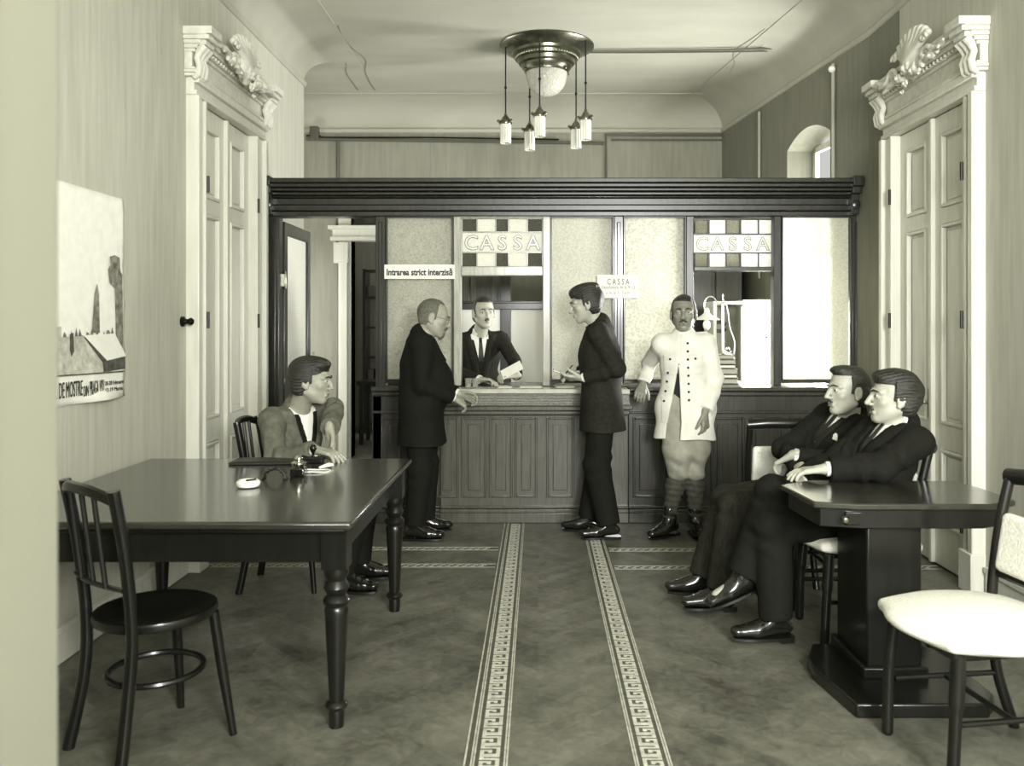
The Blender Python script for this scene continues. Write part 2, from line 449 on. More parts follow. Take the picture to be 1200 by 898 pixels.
c=struct('door_4', dc, WHITE, smooth=False)
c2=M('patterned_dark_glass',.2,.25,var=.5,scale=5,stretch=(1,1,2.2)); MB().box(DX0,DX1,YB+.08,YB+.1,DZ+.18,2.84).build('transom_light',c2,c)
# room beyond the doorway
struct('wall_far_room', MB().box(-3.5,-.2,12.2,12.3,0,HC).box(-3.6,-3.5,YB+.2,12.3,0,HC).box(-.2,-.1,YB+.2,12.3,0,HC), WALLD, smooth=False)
struct('wall_front', MB().box(XL-.4,-.6,-1.7,-1.6,0,HC).box(.6,.85,-1.7,-1.6,0,HC).box(2.05,XR+.4,-1.7,-1.6,0,HC).box(-.6,.6,-1.7,-1.6,0,.9).box(.85,2.05,-1.7,-1.6,0,.9).box(-.6,.6,-1.7,-1.6,3.0,HC).box(.85,2.05,-1.7,-1.6,3.0,HC), WALL, smooth=False)
for i,x in ((2,-.6),(3,.85)):
    w=MB()
    for a in (0,.57,1.14): w.box(x+a,x+a+.06,-1.68,-1.62,.9,3.0)
    for z in (.9,2.2,2.94): w.box(x,x+1.2,-1.68,-1.62,z,z+.06)
    struct('window_%d'%i,w,WHITE,smooth=False)

# coves
def cove(name, pts, inward):
    """pts: wall foot line; inward: unit normals into the room at each point"""
    prof=[(0,HW-.035),(.012,HW-.03),(.02,HW),(.012,HW+.012)]
    for i in range(9):
        a=math.pi/2*i/8; prof.append((.40*(1-math.cos(a)), HW+.02+(HC-HW-.02)*math.sin(a)))
    prof+= [(.43,HC-.008),(.43,HC+.02),(-.05,HC+.02),(-.05,HW-.035)]
    vs=[]; fs=[]; n=len(prof)
    for p,q in zip(pts,inward):
        for d,z in prof: vs.append((p[0]+q[0]*d,p[1]+q[1]*d,z))
    for i in range(len(pts)-1):
        for k in range(n-1): fs.append((i*n+k,i*n+k+1,(i+1)*n+k+1,(i+1)*n+k))
    return struct(name, MB()._add(vs,fs), CEIL, angle=30)
cove('trim_7',[(XL,-1.6),(XL,7.5),(-3.4,7.5)],[(1,0),(1,1),(0,1)])
cove('trim_8',[(-3.4,YB),(2.0,YB)],[(0,-1),(0,-1)])
cove('trim_9',[(XR,-1.6),(XR,6.2),(2.0,YB)],[(-1,0),(-1,-.07),(-nrm.x*1.05-.0,-nrm.y-.05)])
# painted lines on the ceiling
def ceil_line(name,pxs,r=.0045,z=HC-.002):
    pts=[]
    for px,py in pxs:
        d=(z-1.45)*1000/(381-py); pts.append(((px-631)/1000*d,d,z))
    m=MB().tube(bez(pts,6),r,6); return struct(name,m,M('grey_painted_line',.5,.8))
ceil_line('trim_10',[(372,30),(376,42),(394,62),(405,74),(406,86),(414,98),(420,106)])
ceil_line('trim_11',[(396,30),(401,42),(412,56),(428,70),(428,84),(434,98),(440,106)])
ceil_line('trim_12',[(896,34),(880,46),(862,58),(859,66),(860,76),(850,92),(842,103)])
ceil_line('trim_13',[(920,32),(900,48),(884,60),(882,72),(872,90),(860,104)])

# stucco sprigs where the painted lines bend
def boards():
    m=MB(); m.box(XL,XL+.02,-1.6,4.98,0,.16).box(XL,XL+.028,-1.6,4.98,.13,.16).box(XL,XL+.02,6.3,6.36,0,.16); struct('baseboard_left',m,WHITE,bevel=.004)
    m=MB(); m.box(XR-.02,XR,-1.6,4.55,0,.16).box(XR-.028,XR,-1.6,4.55,.13,.16).box(XR-.02,XR,5.85,6.2,0,.16); struct('baseboard_right',m,WHITE,bevel=.004)
boards()

# ---------------------------------------------------------------- big double doors with hoods
def ornament(seed, c, sgn, parent):
    """carved cartouche: shell, scrolls, leaves and flowers, standing off the hood"""
    rnd=random.Random(seed); S=Sdf(.006); X,Y,Z=c
    def P(a,p,z): return (X+sgn*p, Y+a*1.35, Z+z*.85)
    S.ell(P(0,.05,.02),(.05,.11,.13),k=.02)
    for i in range(9):                       # shell ribs
        a=math.radians(-64+16*i); S.cap(P(0,.09,-.02),P(math.sin(a)*.17,.05,.06+math.cos(a)*.15),.012,.024,k=.012)
    for sd in (-1,1):
        for (a0,z0_,r0,t) in ((.17,-.03,.05,.017),(.24,-.07,.038,.014),(.11,-.10,.035,.014),(.15,.09,.03,.012)):
            last=None
            for j in range(15):
                an=j*.55; rr=r0*(1-j/17)
                q=P(sd*(a0+rr*math.cos(an)),.075,z0_+rr*math.sin(an))
                if last: S.cap(last,q,t*(1-j/26),t*(1-j/26),k=.006)
                last=q
        for j in range(7):
            a=sd*(.05+.045*j); z=-.12+.015*j+rnd.uniform(-.02,.02)
            S.cap(P(a,.08,z),P(a+sd*.05,.10,z+rnd.uniform(-.04,.05)),.022,.008,k=.008)
    for fx,fz,r in ((0,-.05,.042),(.075,-.09,.032),(-.07,-.10,.03),(0,-.16,.026),(.03,-.21,.018)):
        S.ell(P(fx,.105,fz),(r*.45,r*.45,r*.45),k=.004)
        for j in range(6):
            a=j*math.pi/3+.3; S.ell(P(fx+math.cos(a)*r*.7,.095,fz+math.sin(a)*r*.7),(r*.35,r*.42,r*.42),k=.004)
    return S.mesh('cartouche',PLAS,parent)
def door_unit(idx, side, y0, y1, H, c0, c1, knob_leaf):
    Xw = XL if side<0 else XR; sg = 1 if side<0 else -1
    def B(m,a0,a1,p0,p1,z0_,z1): m.box(*sorted((Xw+sg*p0,Xw+sg*p1)),a0,a1,z0_,z1); return m
    root=thing('door_%d'%idx,None,None,(Xw,(y0+y1)/2,0)); root['kind']='structure'
    m=MB()
    for a,b,pp in ((c0,c0+.05,.075),(c0+.05,y0-.03,.045),(y0-.03,y0,.06)): B(m,a,b,-.02,pp,0,H)
    for a,b,pp in ((y1,y1+.03,.06),(y1+.03,c1-.05,.045),(c1-.05,c1,.075)): B(m,a,b,-.02,pp,0,H)
    B(m,c0,c1,-.02,.045,H,H+.10); B(m,c0,c1,0,.06,H,H+.03); B(m,c0,c1,0,.075,H+.07,H+.12)
    B(m,c0-.01,c0+.13,0,.085,0,.22); B(m,c1-.13,c1+.01,0,.085,0,.22)
    m.build('casing',WHITE,root,bevel=.006)
    m=MB(); zb=H+.12
    for k,(pp,z0_,z1) in enumerate(((.06,zb-.02,zb),(.075,zb,zb+.02),(.065,zb+.02,zb+.035),(.045,zb+.03,zb+.13),(.065,zb+.12,zb+.14),(.08,zb+.14,zb+.165),(.10,zb+.165,zb+.19),(.12,zb+.19,zb+.215),(.135,zb+.215,zb+.25))):
        B(m,c0-.02-.25*pp,c1+.02+.25*pp,0,pp,z0_,z1)
    j=c0
    while j<c1: B(m,j,j+.022,.06,.093,zb+.143,zb+.163); j+=.045
    m.build('hood',PLAS,root,bevel=.004)
    for e in (c0+.03,c1-.03):                       # scroll brackets at both ends
        m=MB(); 
        for q in (-.045,0,.045):
            m.tube([(Xw+sg*pp,e+q,z) for pp,z in ((.05,zb-.03),(.075,zb-.01),(.085,zb+.04),(.07,zb+.085),(.085,zb+.125),(.115,zb+.16))],[.014,.022,.022,.020,.024,.026],8)
        B(m,e-.075,e+.075,0,.15,zb+.19,zb+.22); B(m,e-.085,e+.085,0,.17,zb+.22,zb+.265); B(m,e-.065,e+.065,0,.13,zb+.16,zb+.19)
        m.build('bracket',PLAS,root,bevel=.004)
    ornament(idx,(Xw+sg*.075,(y0+y1)/2,zb+.225),sg,root)
    mid=(y0+y1)/2
    for (a,b) in ((y0,mid),(mid,y1)):
        m=MB(); B(m,a+.004,b-.004,-.05,-.03,0.01,H-.004)
        pans=((.25,.71),(.86,H-.66),(H-.56,H-.12)); zz=[.01]+[q for p in pans for q in p]+[H-.004]
        for i in range(0,len(zz),2): B(m,a+.004,b-.004,-.03,-.005,zz[i],zz[i+1])
        for s0_,s1_ in ((a+.004,a+.10),(b-.10,b-.004)): B(m,s0_,s1_,-.03,-.005,.01,H-.004)
        lf=m.build('door_leaf',WHITE,root,bevel=.005)
        for z0_,z1 in pans:
            m=MB(); B(m,a+.14,b-.14,-.032,-.018,z0_+.04,z1-.04)
            for u in ((a+.10,b-.10,z0_,z0_+.022),(a+.10,b-.10,z1-.022,z1),(a+.10,a+.122,z0_,z1),(b-.122,b-.10,z0_,z1)): B(m,u[0],u[1],-.03,.004,u[2],u[3])
            m.build('panel',WHITE,lf,bevel=.006)
        if knob_leaf is not None and (a==y0)==knob_leaf:
            e = b-.05 if knob_leaf else a+.05
            m=MB(); m.tube([(Xw+sg*-.005,e,.975),(Xw+sg*.035,e,.975),(Xw+sg*.045,e+.01,.975)],.009,8).ball((Xw+sg*.06,e+.0,.975),.024)
            m.build('door_knob',CHROME,lf)
            m=MB(); B(m,e-.02,e+.02,-.006,.0,.88,1.06); m.build('keyhole_plate',BRASS,lf)
    m=MB(); B(m,mid-.02,mid+.02,-.02,.02,.01,H-.004); m.build('astragal',WHITE,root,bevel=.006)
    m=MB()
    for z in (.35,1.48,2.3):
        for e in (y0-.005,y1+.005): m.tube([(Xw+sg*.065,e,z-.05),(Xw+sg*.065,e,z+.05)],.009,8)
    m.build('hinge',IRON,root)
door_unit(1,-1,5.16,6.08,2.80,4.99,6.28,None)
door_unit(2, 1,4.715,5.67,2.71,4.58,5.84,False)
# white door leaf standing open beside the camera, seen edge on; unseen rear length added to shade the left foreground
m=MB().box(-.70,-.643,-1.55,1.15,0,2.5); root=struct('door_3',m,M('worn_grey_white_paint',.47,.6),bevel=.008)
MB().box(-.643,-.637,.35,.6,1.2,2.3).box(-.643,-.637,.35,.6,.2,1.0).box(-.643,-.637,.75,1.0,1.2,2.3).box(-.643,-.637,.75,1.0,.2,1.0).build('panel',WHITE,root)

# pipes and cables
def pipe(name,label,cat,pts,r,mat=PIPE,group=None,smooth=False):
    o=MB().tube(bez(pts,8) if smooth else pts,r,8).build(name,mat); return tag(o,label,cat,group)
yb=YB-.03
pipe('wall_conduit','long grey conduit along the rear wall from the left corner to behind the lamp','pipe',[W(359,163,yb),W(450,164,yb),W(652,167,yb),W(708,168,yb)],.017)
pipe('wall_cable','thin cable just above the long conduit on the rear wall, left of the ceiling lamp','cable',[W(359,159,yb),W(372,158,yb),W(378,161,yb),W(500,161,yb),W(655,163.5,yb)],.008,IRON)
pipe('wall_conduit','grey conduit on the rear wall right of the lamp, turning down at its left','pipe',[W(710.5,260,yb),W(710.5,158,yb),W(846,158,yb)],.016)
pipe('wall_conduit','thin lower conduit on the rear wall right of the lamp, under the bent pipe','pipe',[W(716,164,yb),W(846,164,yb)],.010)
pipe('wall_conduit','vertical grey conduit at the left of the rear wall beside the white door frame','pipe',[W(396,165,yb),W(396,480,yb)],.02)
o=MB().box(-2.47,-2.38,YB-.09,YB,3.46,3.60).build('junction_box',PIPE,bevel=.006); tag(o,'small junction box at the left end of the rear wall conduit','junction box')
pp=[(px,d) for px,d in ((1,1),)]
def on_right(s,z,off=.02): p=A0+dr*s-nrm*off; return (p.x,p.y,z)
def s_of(px):
    k=(px-631)/1000; # A0+s*dr ratio x/y = k
    return (k*A0.y-A0.x)/(dr.x-k*dr.y)
pipe('wall_conduit','vertical conduit on the right wall to the right of the arched window','pipe',[on_right(s_of(979),1.9),on_right(s_of(979),3.5)],.014,M('light_pipe',.62,.5))
pipe('wall_conduit','vertical conduit on the far right wall left of the arched window','pipe',[on_right(s_of(892),1.9),on_right(s_of(892),3.5)],.014,MATS['light_pipe'])
for i,(px,z) in enumerate(((979,3.46),(979,2.55))):
    o=MB().ball(on_right(s_of(px),z,.03),.028).build('porcelain_insulator',ENAMEL); tag(o,('upper','lower')[i]+' white insulator knob on the conduit right of the arched window','insulator')
zc_=HC-.02
def cz(px,py,z=zc_): d=(z-1.45)*1000/(381-py); return ((px-631)/1000*d,d,z)
pipe('ceiling_cable','twin cable running across the ceiling from the lamp to the right','cable',[cz(690,60),cz(760,59.5),cz(860,58),cz(940,56),cz(955,59),cz(958,66)],.010,PIPE,smooth=True)
pipe('ceiling_cable','second strand of ceiling cable just behind the first, right of the lamp','cable',[cz(690,61.5),cz(760,61.5),cz(860,60.5),cz(940,59)],.007,PIPE,smooth=True)
# round wall switch beside left door
m=MB(); Mx=Matrix.Translation((XL,4.93,1.47)) @ Matrix.Rotation(math.pi/2,4,'Y')
m.lathe([(.03,0),(.03,.012),(.018,.02),(.014,.035),(.02,.045),(.022,.055),(.014,.066),(.002,.07)],mat=Mx); o=m.build('wall_switch',IRON); tag(o,'small round black switch on the left wall just beside the white door casing','switch')

# poster
ym,yM=3.30,4.235
pr=thing('exhibition_poster','pale illustrated exhibition poster pinned to the left wall, lower edge curling','poster',(XL,3.8,1.5))
vs=[];fs=[];n1,n2=24,30
for j in range(n2+1):
    for i in range(n1+1):
        y=ym+(yM-ym)*i/n1; z=1.10+.97*j/n2
        e=(1-j/n2)
        p=.004+.045*math.exp(-((e-1)/.035)**2)*(.5+.5*math.sin(i*.45))+.006*abs(math.sin(i*.8+j*.3))*(i/n1)
        if i==n1: y-=.012*abs(math.sin(j*.9))
        vs.append((XL+p,y,z))
for j in range(n2):
    for i in range(n1):
        a=j*(n1+1)+i; fs.append((a,a+1,a+n1+2,a+n1+1))
po=MB()._add(vs,fs).build('sheet',PAPER,pr); po.modifiers.new('t','SOLIDIFY').thickness=.0015
def pflat(name,poly,mat,p,par): # poly in (y,z)
    q=[(XL+p,y,z) for y,z in poly]; q2=[(XL+p+.001,y,z) for y,z in poly]; n=len(poly)
    return MB()._add(q+q2,[tuple(range(n)),tuple(range(2*n-1,n-1,-1))]+[(i,n+i,n+(i+1)%n,(i+1)%n) for i in range(n)]).build(name,mat,par,smooth=False)
def yz(px,py): d=2.03/((631-px)/1000); return (d,1.45-(py-381)/1000*d)
G1=M('poster_mid_grey',.45,.8,var=.35,scale=30); G2=M('poster_light_grey',.72,.8,var=.15,scale=25); G3=M('poster_dark_grey',.3,.8,var=.3,scale=40)
rnd=random.Random(3)
top=[(x,405-rnd.uniform(3,20)*(1-.2*math.sin(x))) for x in range(74,146,2)]
pflat('printed_crowd',[yz(x,y) for x,y in top]+[yz(145,408),yz(120,390+18),yz(72,396)],G1,.0125,pr)
pflat('printed_tower',[yz(*q) for q in ((133,301),(138,299),(144,302),(145,318),(147,322),(148,410),(140,410),(139,338),(133,332),(131,316),(134,310))],G1,.0135,pr)
pflat('printed_spire',[yz(*q) for q in ((118,333),(120,345),(121,390),(112,390),(115,345))],G1,.0135,pr)
pflat('printed_ground',[yz(*q) for q in ((66,396),(140,392),(148,410),(149,430),(130,437),(62,440))],G2,.013,pr)
pflat('printed_column',[yz(*q) for q in ((64,385),(76,383),(76,396),(73,400),(73,425),(84,432),(60,440))],G2,.0145,pr)
pflat('printed_figure',[yz(*q) for q in ((86,392),(90,390),(91,412),(88,418),(86,410))],G3,.0142,pr)
pflat('printed_book_stand',[yz(*q) for q in ((102,393),(138,391),(151,417),(128,423))],PAPER,.0155,pr)
pflat('printed_stand_side',[yz(*q) for q in ((128,423),(150,418),(150,432),(127,436))],G3,.016,pr)
pflat('printed_stand_leg',[yz(*q) for q in ((101,394),(104,396),(129,423),(127,436),(125,436),(124,425))],G3,.0162,pr)
pflat('printed_rule',[yz(*q) for q in ((60,441),(149,434.5),(149,436),(60,442.5))],G3,.0163,pr)
ux=(0,1,-.0); 
def ptxt(s,px0,py0,px1,hpx,ext=.0008,par=pr,sx=None,off=0):
    a=yz(px0,py0); b=yz(px1,py0-(px1-px0)*.0); size=hpx/1000*a[0]/.72
    o=text_mesh('printed_lettering',s,size,INK,(0,0,0),(1,0,0),(0,1,0),None,extrude=ext,offset=off)
    w=max(v.co.x for v in o.data.vertices); k=(b[0]-a[0])/w
    mt=Matrix.Translation((XL+.022,a[0],a[1])) @ Matrix(((0,0,1,0),(k,0,0,0),(0,1,0,0),(0,0,0,1)))
    o.data.transform(mt @ Matrix.Identity(4)); o.parent=par; o.data.transform(Matrix.Translation(-OFF[par.name]))
ptxt('AL DE MOSTRE',63,469,99,20); ptxt('DIN',100,465,106,13); ptxt('PRAGA 1921',107.5,464,124,18)
ptxt('20-28 Februarie',125,452,147,5); ptxt('12-19 Martie',125,460,146,5)
# ================================================================ PARTITION
def xp(px,d=6.42): return (px-631)/1000*d
def zp(py,d=6.42): return 1.45-(py-381)/1000*d
F0,F1=6.38,6.48
part=thing('glazed_partition','dark wooden glazed bank partition spanning the room under a heavy moulded cornice','partition',(0.1,6.43,0))
ZT=2.30; ZS=1.045
m=MB()   # cornice: stacked mouldings
for (y0,z0,z1,e) in ((6.36,2.26,2.30,0),(6.34,2.30,2.345,.01),(6.375,2.345,2.40,0),(6.36,2.40,2.415,.01),(6.335,2.415,2.44,.02),(6.30,2.44,2.465,.03),(6.27,2.465,2.495,.05),(6.25,2.495,2.53,.06)):
    m.box(-2.03-e*.3,2.375+e*.3,y0,6.50+(6.375-y0)*.6,z0,z1)
m.build('cornice',WOOD_D,part,bevel=.008)
for x in (-2.005,2.345):
    m=MB(); 
    for (h,y0,z0,z1) in ((.03,6.31,2.27,2.42),(.035,6.27,2.42,2.47),(.04,6.235,2.47,2.545)): m.box(x-h,x+h,y0,6.5,z0,z1)
    m.lathe([(.004,0),(.03,.004),(.035,.012),(.02,.02)],c=(0,0,0),mat=Matrix.Translation((x,6.31,2.34))@Matrix.Rotation(math.pi/2,4,'X')); m.build('cornice_block',WOOD_D,part,bevel=.006)
def post(px0,px1,mat=WOOD_D,z0=ZS-.05,z1=ZT,name='post',y0=F0,y1=F1):
    a,b=xp(px0),xp(px1); m=MB().box(a,b,y0,y1,z0,z1); w=b-a
    if w>.07: m.box(a+w*.3,b-w*.3,y0-.012,y0,z0+.08,z1-.08)
    return m.build(name,mat,part,bevel=.005)
post(316,329,z0=0); post(441,453,z0=0)
post(532,541,WOOD_P); post(636,645,WOOD_P); post(719,730); post(803,812); post(905,914); post(996,1007,z0=0)
MB().box(xp(532),xp(645),F0-.004,F1,zp(256),zp(248)).build('head_rail',WOOD_P,part,bevel=.004)
MB().box(xp(541),xp(636),F0-.006,F1,zp(323.5),zp(313)).build('transom_rail',WOOD_P,part,bevel=.004)
MB().box(xp(812),xp(905),F0-.004,F1,zp(318),zp(313)).build('transom_rail',WOOD_D,part,bevel=.004)
for a,b in ((453,532),(645,719),(730,803),(914,996)):
    m=MB(); x0,x1=xp(a),xp(b)
    m.box(x0,x1,F0,F1,ZS-.03,zp(446)).box(x0,x1,F0,F1,zp(254),ZT); t=.012
    m.box(x0,x0+t,F0-.008,F0+.02,zp(446),zp(254)).box(x1-t,x1,F0-.008,F0+.02,zp(446),zp(254)).box(x0,x1,F0-.008,F0+.02,zp(256),zp(254)).box(x0,x1,F0-.008,F0+.02,zp(446),zp(444))
    m.build('pane_frame',WOOD_D,part,bevel=.003)
GL_O=glass_mat('ornate_frosted_glass',.93,kind='orn',pscale=34,trans=.5,rough=.28,contrast=.13)
GL_F=glass_mat('fine_frosted_glass',.93,kind='voronoi',pscale=75,trans=.5,rough=.22,contrast=.07)
GL_P=glass_mat('pebbled_glass',.93,kind='voronoi',pscale=52,trans=.5,rough=.22,contrast=.09)
GL_R=glass_mat('ribbed_frosted_glass',.93,kind='wave',pscale=22,trans=.6,rough=.3,contrast=.04,diff=.75)
for a,b,gm in ((453,532,GL_O),(645,719,GL_F),(730,803,GL_P),(914,996,GL_F)):
    MB().box(xp(a)+.008,xp(b)-.008,6.428,6.434,zp(446),zp(254)).build('glass_pane',gm,part,smooth=False)
# stained glass lights with lettering
GL_D=glass_mat('dark_stained_glass',.5,kind='voronoi',pscale=90,trans=.7,rough=.3)
GL_M=glass_mat('grey_stained_glass',.62,kind='voronoi',pscale=90,trans=.7,rough=.3)
GL_W=glass_mat('white_stained_glass',.97,kind='voronoi',pscale=90,trans=.75,rough=.4,contrast=.03,diff=.65)
def transom(pa,pb,cols,rows,bar,barw,kinds,name):
    m=MB(); x0,x1=xp(pa),xp(pb); zt,zb=zp(rows[0]),zp(rows[3])
    fr=MB().box(x0-.006,x1+.006,6.42,6.44,zb-.012,zb).box(x0-.006,x1+.006,6.42,6.44,zt,zt+.012).box(x0-.012,x0,6.42,6.44,zb,zt).box(x1,x1+.012,6.42,6.44,zb,zt)
    r1,r2=zp(rows[1]),zp(rows[2])
    for z in (r1,r2): fr.box(x0,x1,6.42,6.44,z-barw/2,z+barw/2)
    for c in cols[1:-1]:
        fr.box(xp(c)-barw/2,xp(c)+barw/2,6.42,6.44,r1,zt).box(xp(c)-barw/2,xp(c)+barw/2,6.42,6.44,zb,r2)
    f=fr.build('glazing_bars',bar,part,bevel=.002)
    for (za,zc_) in ((r1,zt),(zb,r2)):
        for i in range(len(cols)-1):
            MB().box(xp(cols[i]),xp(cols[i+1]),6.428,6.433,za,zc_).build('stained_square',kinds[i],f,smooth=False)
    MB().box(x0,x1,6.428,6.433,r2,r1).build('lettered_band',GL_W,f,smooth=False)
    return x0,x1,r2,r1,f
for pa,pb,cols,bar,kinds,rows in ((542,635,(542,559,581,596,618,635),WOOD_P,(GL_D,GL_W,GL_D,GL_W,GL_D),(257,272,296,312)),
                                  (813,904,(815,831,851,868,889,904),WOOD_D,(GL_M,GL_W,GL_M,GL_W,GL_W),(258,274.5,296.5,313))):
    x0,x1,za,zb,f=transom(pa,pb,cols,rows,bar,.011,kinds,'t')
    h=(zb-za)*.98; w=(x1-x0)
    base=(x0+w*.055,6.424,za+.022)
    n0=len('CASSA')
    for i,ch in enumerate('CASSA'):
        cx=x0+w*(.11+.195*i)
        text_mesh('letter_outline',ch,h*1.02,M('lead_grey',.34,.5),(cx,6.4235,za+.022),(1,0,0),(0,0,1),f,align='CENTER',offset=.0036,extrude=.0012)
        text_mesh('letter',ch,h*1.02,M('milk_glass_letter',.84,.3),(cx,6.4215,za+.022),(1,0,0),(0,0,1),f,align='CENTER',offset=-.0005,extrude=.0012)
# glazed gate standing open towards the back
g=MB(); gx=-1.955; gy0,gy1=6.50,7.24; gz0,gz1=.06,2.24
g.box(gx-.022,gx+.022,gy0,gy0+.085,gz0,gz1).box(gx-.022,gx+.022,gy1-.085,gy1,gz0,gz1).box(gx-.022,gx+.022,gy0,gy1,gz1-.10,gz1).box(gx-.022,gx+.022,gy0,gy1,.95,1.05).box(gx-.022,gx+.022,gy0,gy1,gz0,.22).box(gx-.010,gx+.010,gy0+.08,gy1-.08,.2,.96)
gate=g.build('gate',WOOD_D,part,bevel=.005)
MB().box(gx-.003,gx+.003,gy0+.08,gy1-.08,1.05,gz1-.10).build('glass_pane',GL_R,gate,smooth=False)
MB().box(gx-.03,gx+.034,gy0-.03,gy0+.03,1.74,1.84).tube([(gx+.03,gy0-.01,1.72),(gx+.03,gy0-.01,1.86)],.01).build('hinge',BRASS,gate,bevel=.003)
MB().tube([(gx+.03,gy1-.04,1.12),(gx+.06,gy1-.04,1.12),(gx+.06,gy1-.04,1.22)],.008).build('gate_handle',BRASS,gate)

# ---------------------------------------------------------------- teller counter / dado
cnt=thing('teller_counter','panelled wooden teller counter running along the foot of the partition','counter',(.6,6.3,0))
YC=6.27
def panel_run(m_frame,xs,z0,z1,mat,name):
    for a,b in xs:
        t=.018
        m=MB()
        for u in ((a-t,a,z0-t,z1+t),(b,b+t,z0-t,z1+t),(a,b,z0-t,z0),(a,b,z1,z1+t)): m.box(u[0],u[1],YC-.016,YC+.01,u[2],u[3])
        m.box(a+.03,b-.03,YC-.010,YC+.01,z0+.035,z1-.035)
        m.build(name,mat,m_frame,bevel=.005)
X1,X2=-.72,.66
def ctr(name,x0,x1,mat,par=cnt):
    m=MB().box(x0,x1,YC,6.40,.0,.985); m.box(x0,x1,YC-.03,YC,0,.075).box(x0,x1,YC-.035,YC,.075,.105).box(x0,x1,YC-.022,YC,.105,.125).box(x0,x1,YC-.018,YC,.80,.82)
    return m.build(name,mat,par,bevel=.005)
c0=ctr('front_centre',X1,X2,WOOD_M); cl=ctr('front_left',-1.22,X1,WOOD_R); c1=ctr('front_right',X2,2.36,WOOD_R)
# side return of the counter along the gateway
MB().box(-1.225,-1.15,6.27,7.0,0,.93).build('gateway_cheek',WOOD_R,cnt,bevel=.006)
zA,zB=.20,.755
panel_run(c0,[(xp(543.5,YC),xp(568,YC)),(xp(576,YC),xp(598,YC)),(xp(606,YC),xp(627,YC)),(xp(643,YC),xp(670,YC)),(xp(514,YC),xp(535,YC))],zA,zB,WOOD_M,'panel')
panel_run(cl,[(-1.14,-.98),(-.94,-.80)],zA,zB,WOOD_R,'panel')
panel_run(c1,[(X2+.05+i*.285,X2+.05+i*.285+.215) for i in range(6)],zA,zB,WOOD_R,'panel')
m=MB().box(X1,X2-.30,YC-.14,6.36,.955,.99).box(X2-.33,X2,YC-.12,6.36,.95,.985); m.build('counter_slab',M('pale_marble_slab',.72,.25,var=.08,scale=14),cnt,bevel=.006)
m=MB().box(X1,X2-.20,YC-.10,6.3,.865,.955).box(X2-.33,X2,YC-.085,6.3,.865,.95)
for z in (.875,.895,.915,.935): m.box(X1,X2-.2,YC-.104,6.3,z,z+.008)
m.build('frieze',M('ribbed_frieze_wood',.40,.4,var=.3,scale=60,stretch=(1,1,3),bump=.3),cnt,bevel=.003)
MB().box(X1-.02,X2-.25,YC-.125,6.3,.83,.865).box(X1,X2-.24,YC-.10,6.3,.80,.83).box(X2-.26,X2+.02,YC-.145,6.3,.838,.875).box(X2-.26,X2,YC-.12,6.3,.80,.838).build('moulding',WOOD_M,cnt,bevel=.007)
for a,b in ((-1.22,X1),(X2,2.36)):
    MB().box(a,b,YC-.07,6.40,.965,.995).box(a,b,YC-.04,6.3,.93,.965).build('ledge',WOOD_R,cnt,bevel=.008)
MB().box(X1,2.36,6.48,6.98,.90,.985).box(X1,X1+.06,6.48,6.95,0,.9).box(2.3,2.36,6.48,6.95,0,.9).build('inner_desk_top',WOOD_D,cnt,bevel=.006)

# signs
def sign(name,label,cat,x0,x1,z0,z1,y,lines):
    r=thing(name,label,cat,((x0+x1)/2,y,z0))
    MB().box(x0,x1,y-.006,y+.0,z0,z1).build('board',PAPER,r,bevel=.001)
    for s,size,xc,z,sx,off,mt in lines: text_mesh('lettering',s,size,mt,(xc,y-.0075,z),(1,0,0),(0,0,1),r,sx=sx,align='CENTER',offset=off,extrude=.0006)
    return r
PG=M('faded_print',.50,.8); PB=M('dark_print',.22,.8)
sx0,sx1=xp(450,6.35),xp(533,6.35)
sign('notice_strip','long narrow white notice forbidding entry, across the left frosted pane','sign',sx0,sx1,zp(327,6.35),zp(310,6.35),6.365,
     [('Intrarea strict interzisă',.066,(sx0+sx1)/2,zp(322.5,6.35),.80,.0022,PB)])
sx0,sx1=xp(700,6.35),xp(749,6.35)
sign('notice_card','small white paper card headed CASSA pinned over the mullion','sign',sx0,sx1,zp(349.5,6.35),zp(322,6.35),6.365,
     [('C A S S A',.062,(sx0+sx1)/2,zp(333.5,6.35),.66,.0008,PG),('Deschidere de la 9 - 2',.035,(sx0+sx1)/2,zp(338.5,6.35),.8,.0,PG),('a. m. și 3 - 5 p.m.',.030,(sx0+sx1)/2,zp(344.5,6.35),.85,.0,PG)])

# ---------------------------------------------------------------- behind the partition
sc=thing('office_screen','white panelled office screen with dark top rail seen through the cashier window','screen',(-.2,8.3,0))
YS=8.3
def xs(px): return (px-631)/1000*YS
def zs_(py): return 1.45-(py-381)/1000*YS
MB().box(xs(500),xs(646),YS-.03,YS+.03,zs_(363),zs_(354)).box(xs(500),xs(646),YS-.045,YS+.04,zs_(356),zs_(353)).build('top_rail',WOOD_D,sc,bevel=.006)
MB().box(xs(586),xs(599),YS-.02,YS+.04,0,zs_(322)).build('post',WOOD_D,sc,bevel=.006)
MB().box(xs(500),xs(586),YS-.01,YS+.01,.1,zs_(362)).box(xs(599),xs(646),YS-.01,YS+.01,.1,zs_(362)).build('panel',M('bright_enamel_panel',.96,.4),sc,smooth=False)
MB().box(xs(500),xs(646),YS-.02,YS+.02,0,.14).build('plinth',WHITE,sc)
cb=thing('tall_cupboard','dark tall cupboard behind the office screen, over the cashier shoulder','cupboard',(-.65,8.85,0))
MB().box(-1.0,-.38,8.6,9.1,0,2.15).box(-1.03,-.35,8.57,9.1,2.12,2.18).build('body',WOOD_M,cb,bevel=.008)
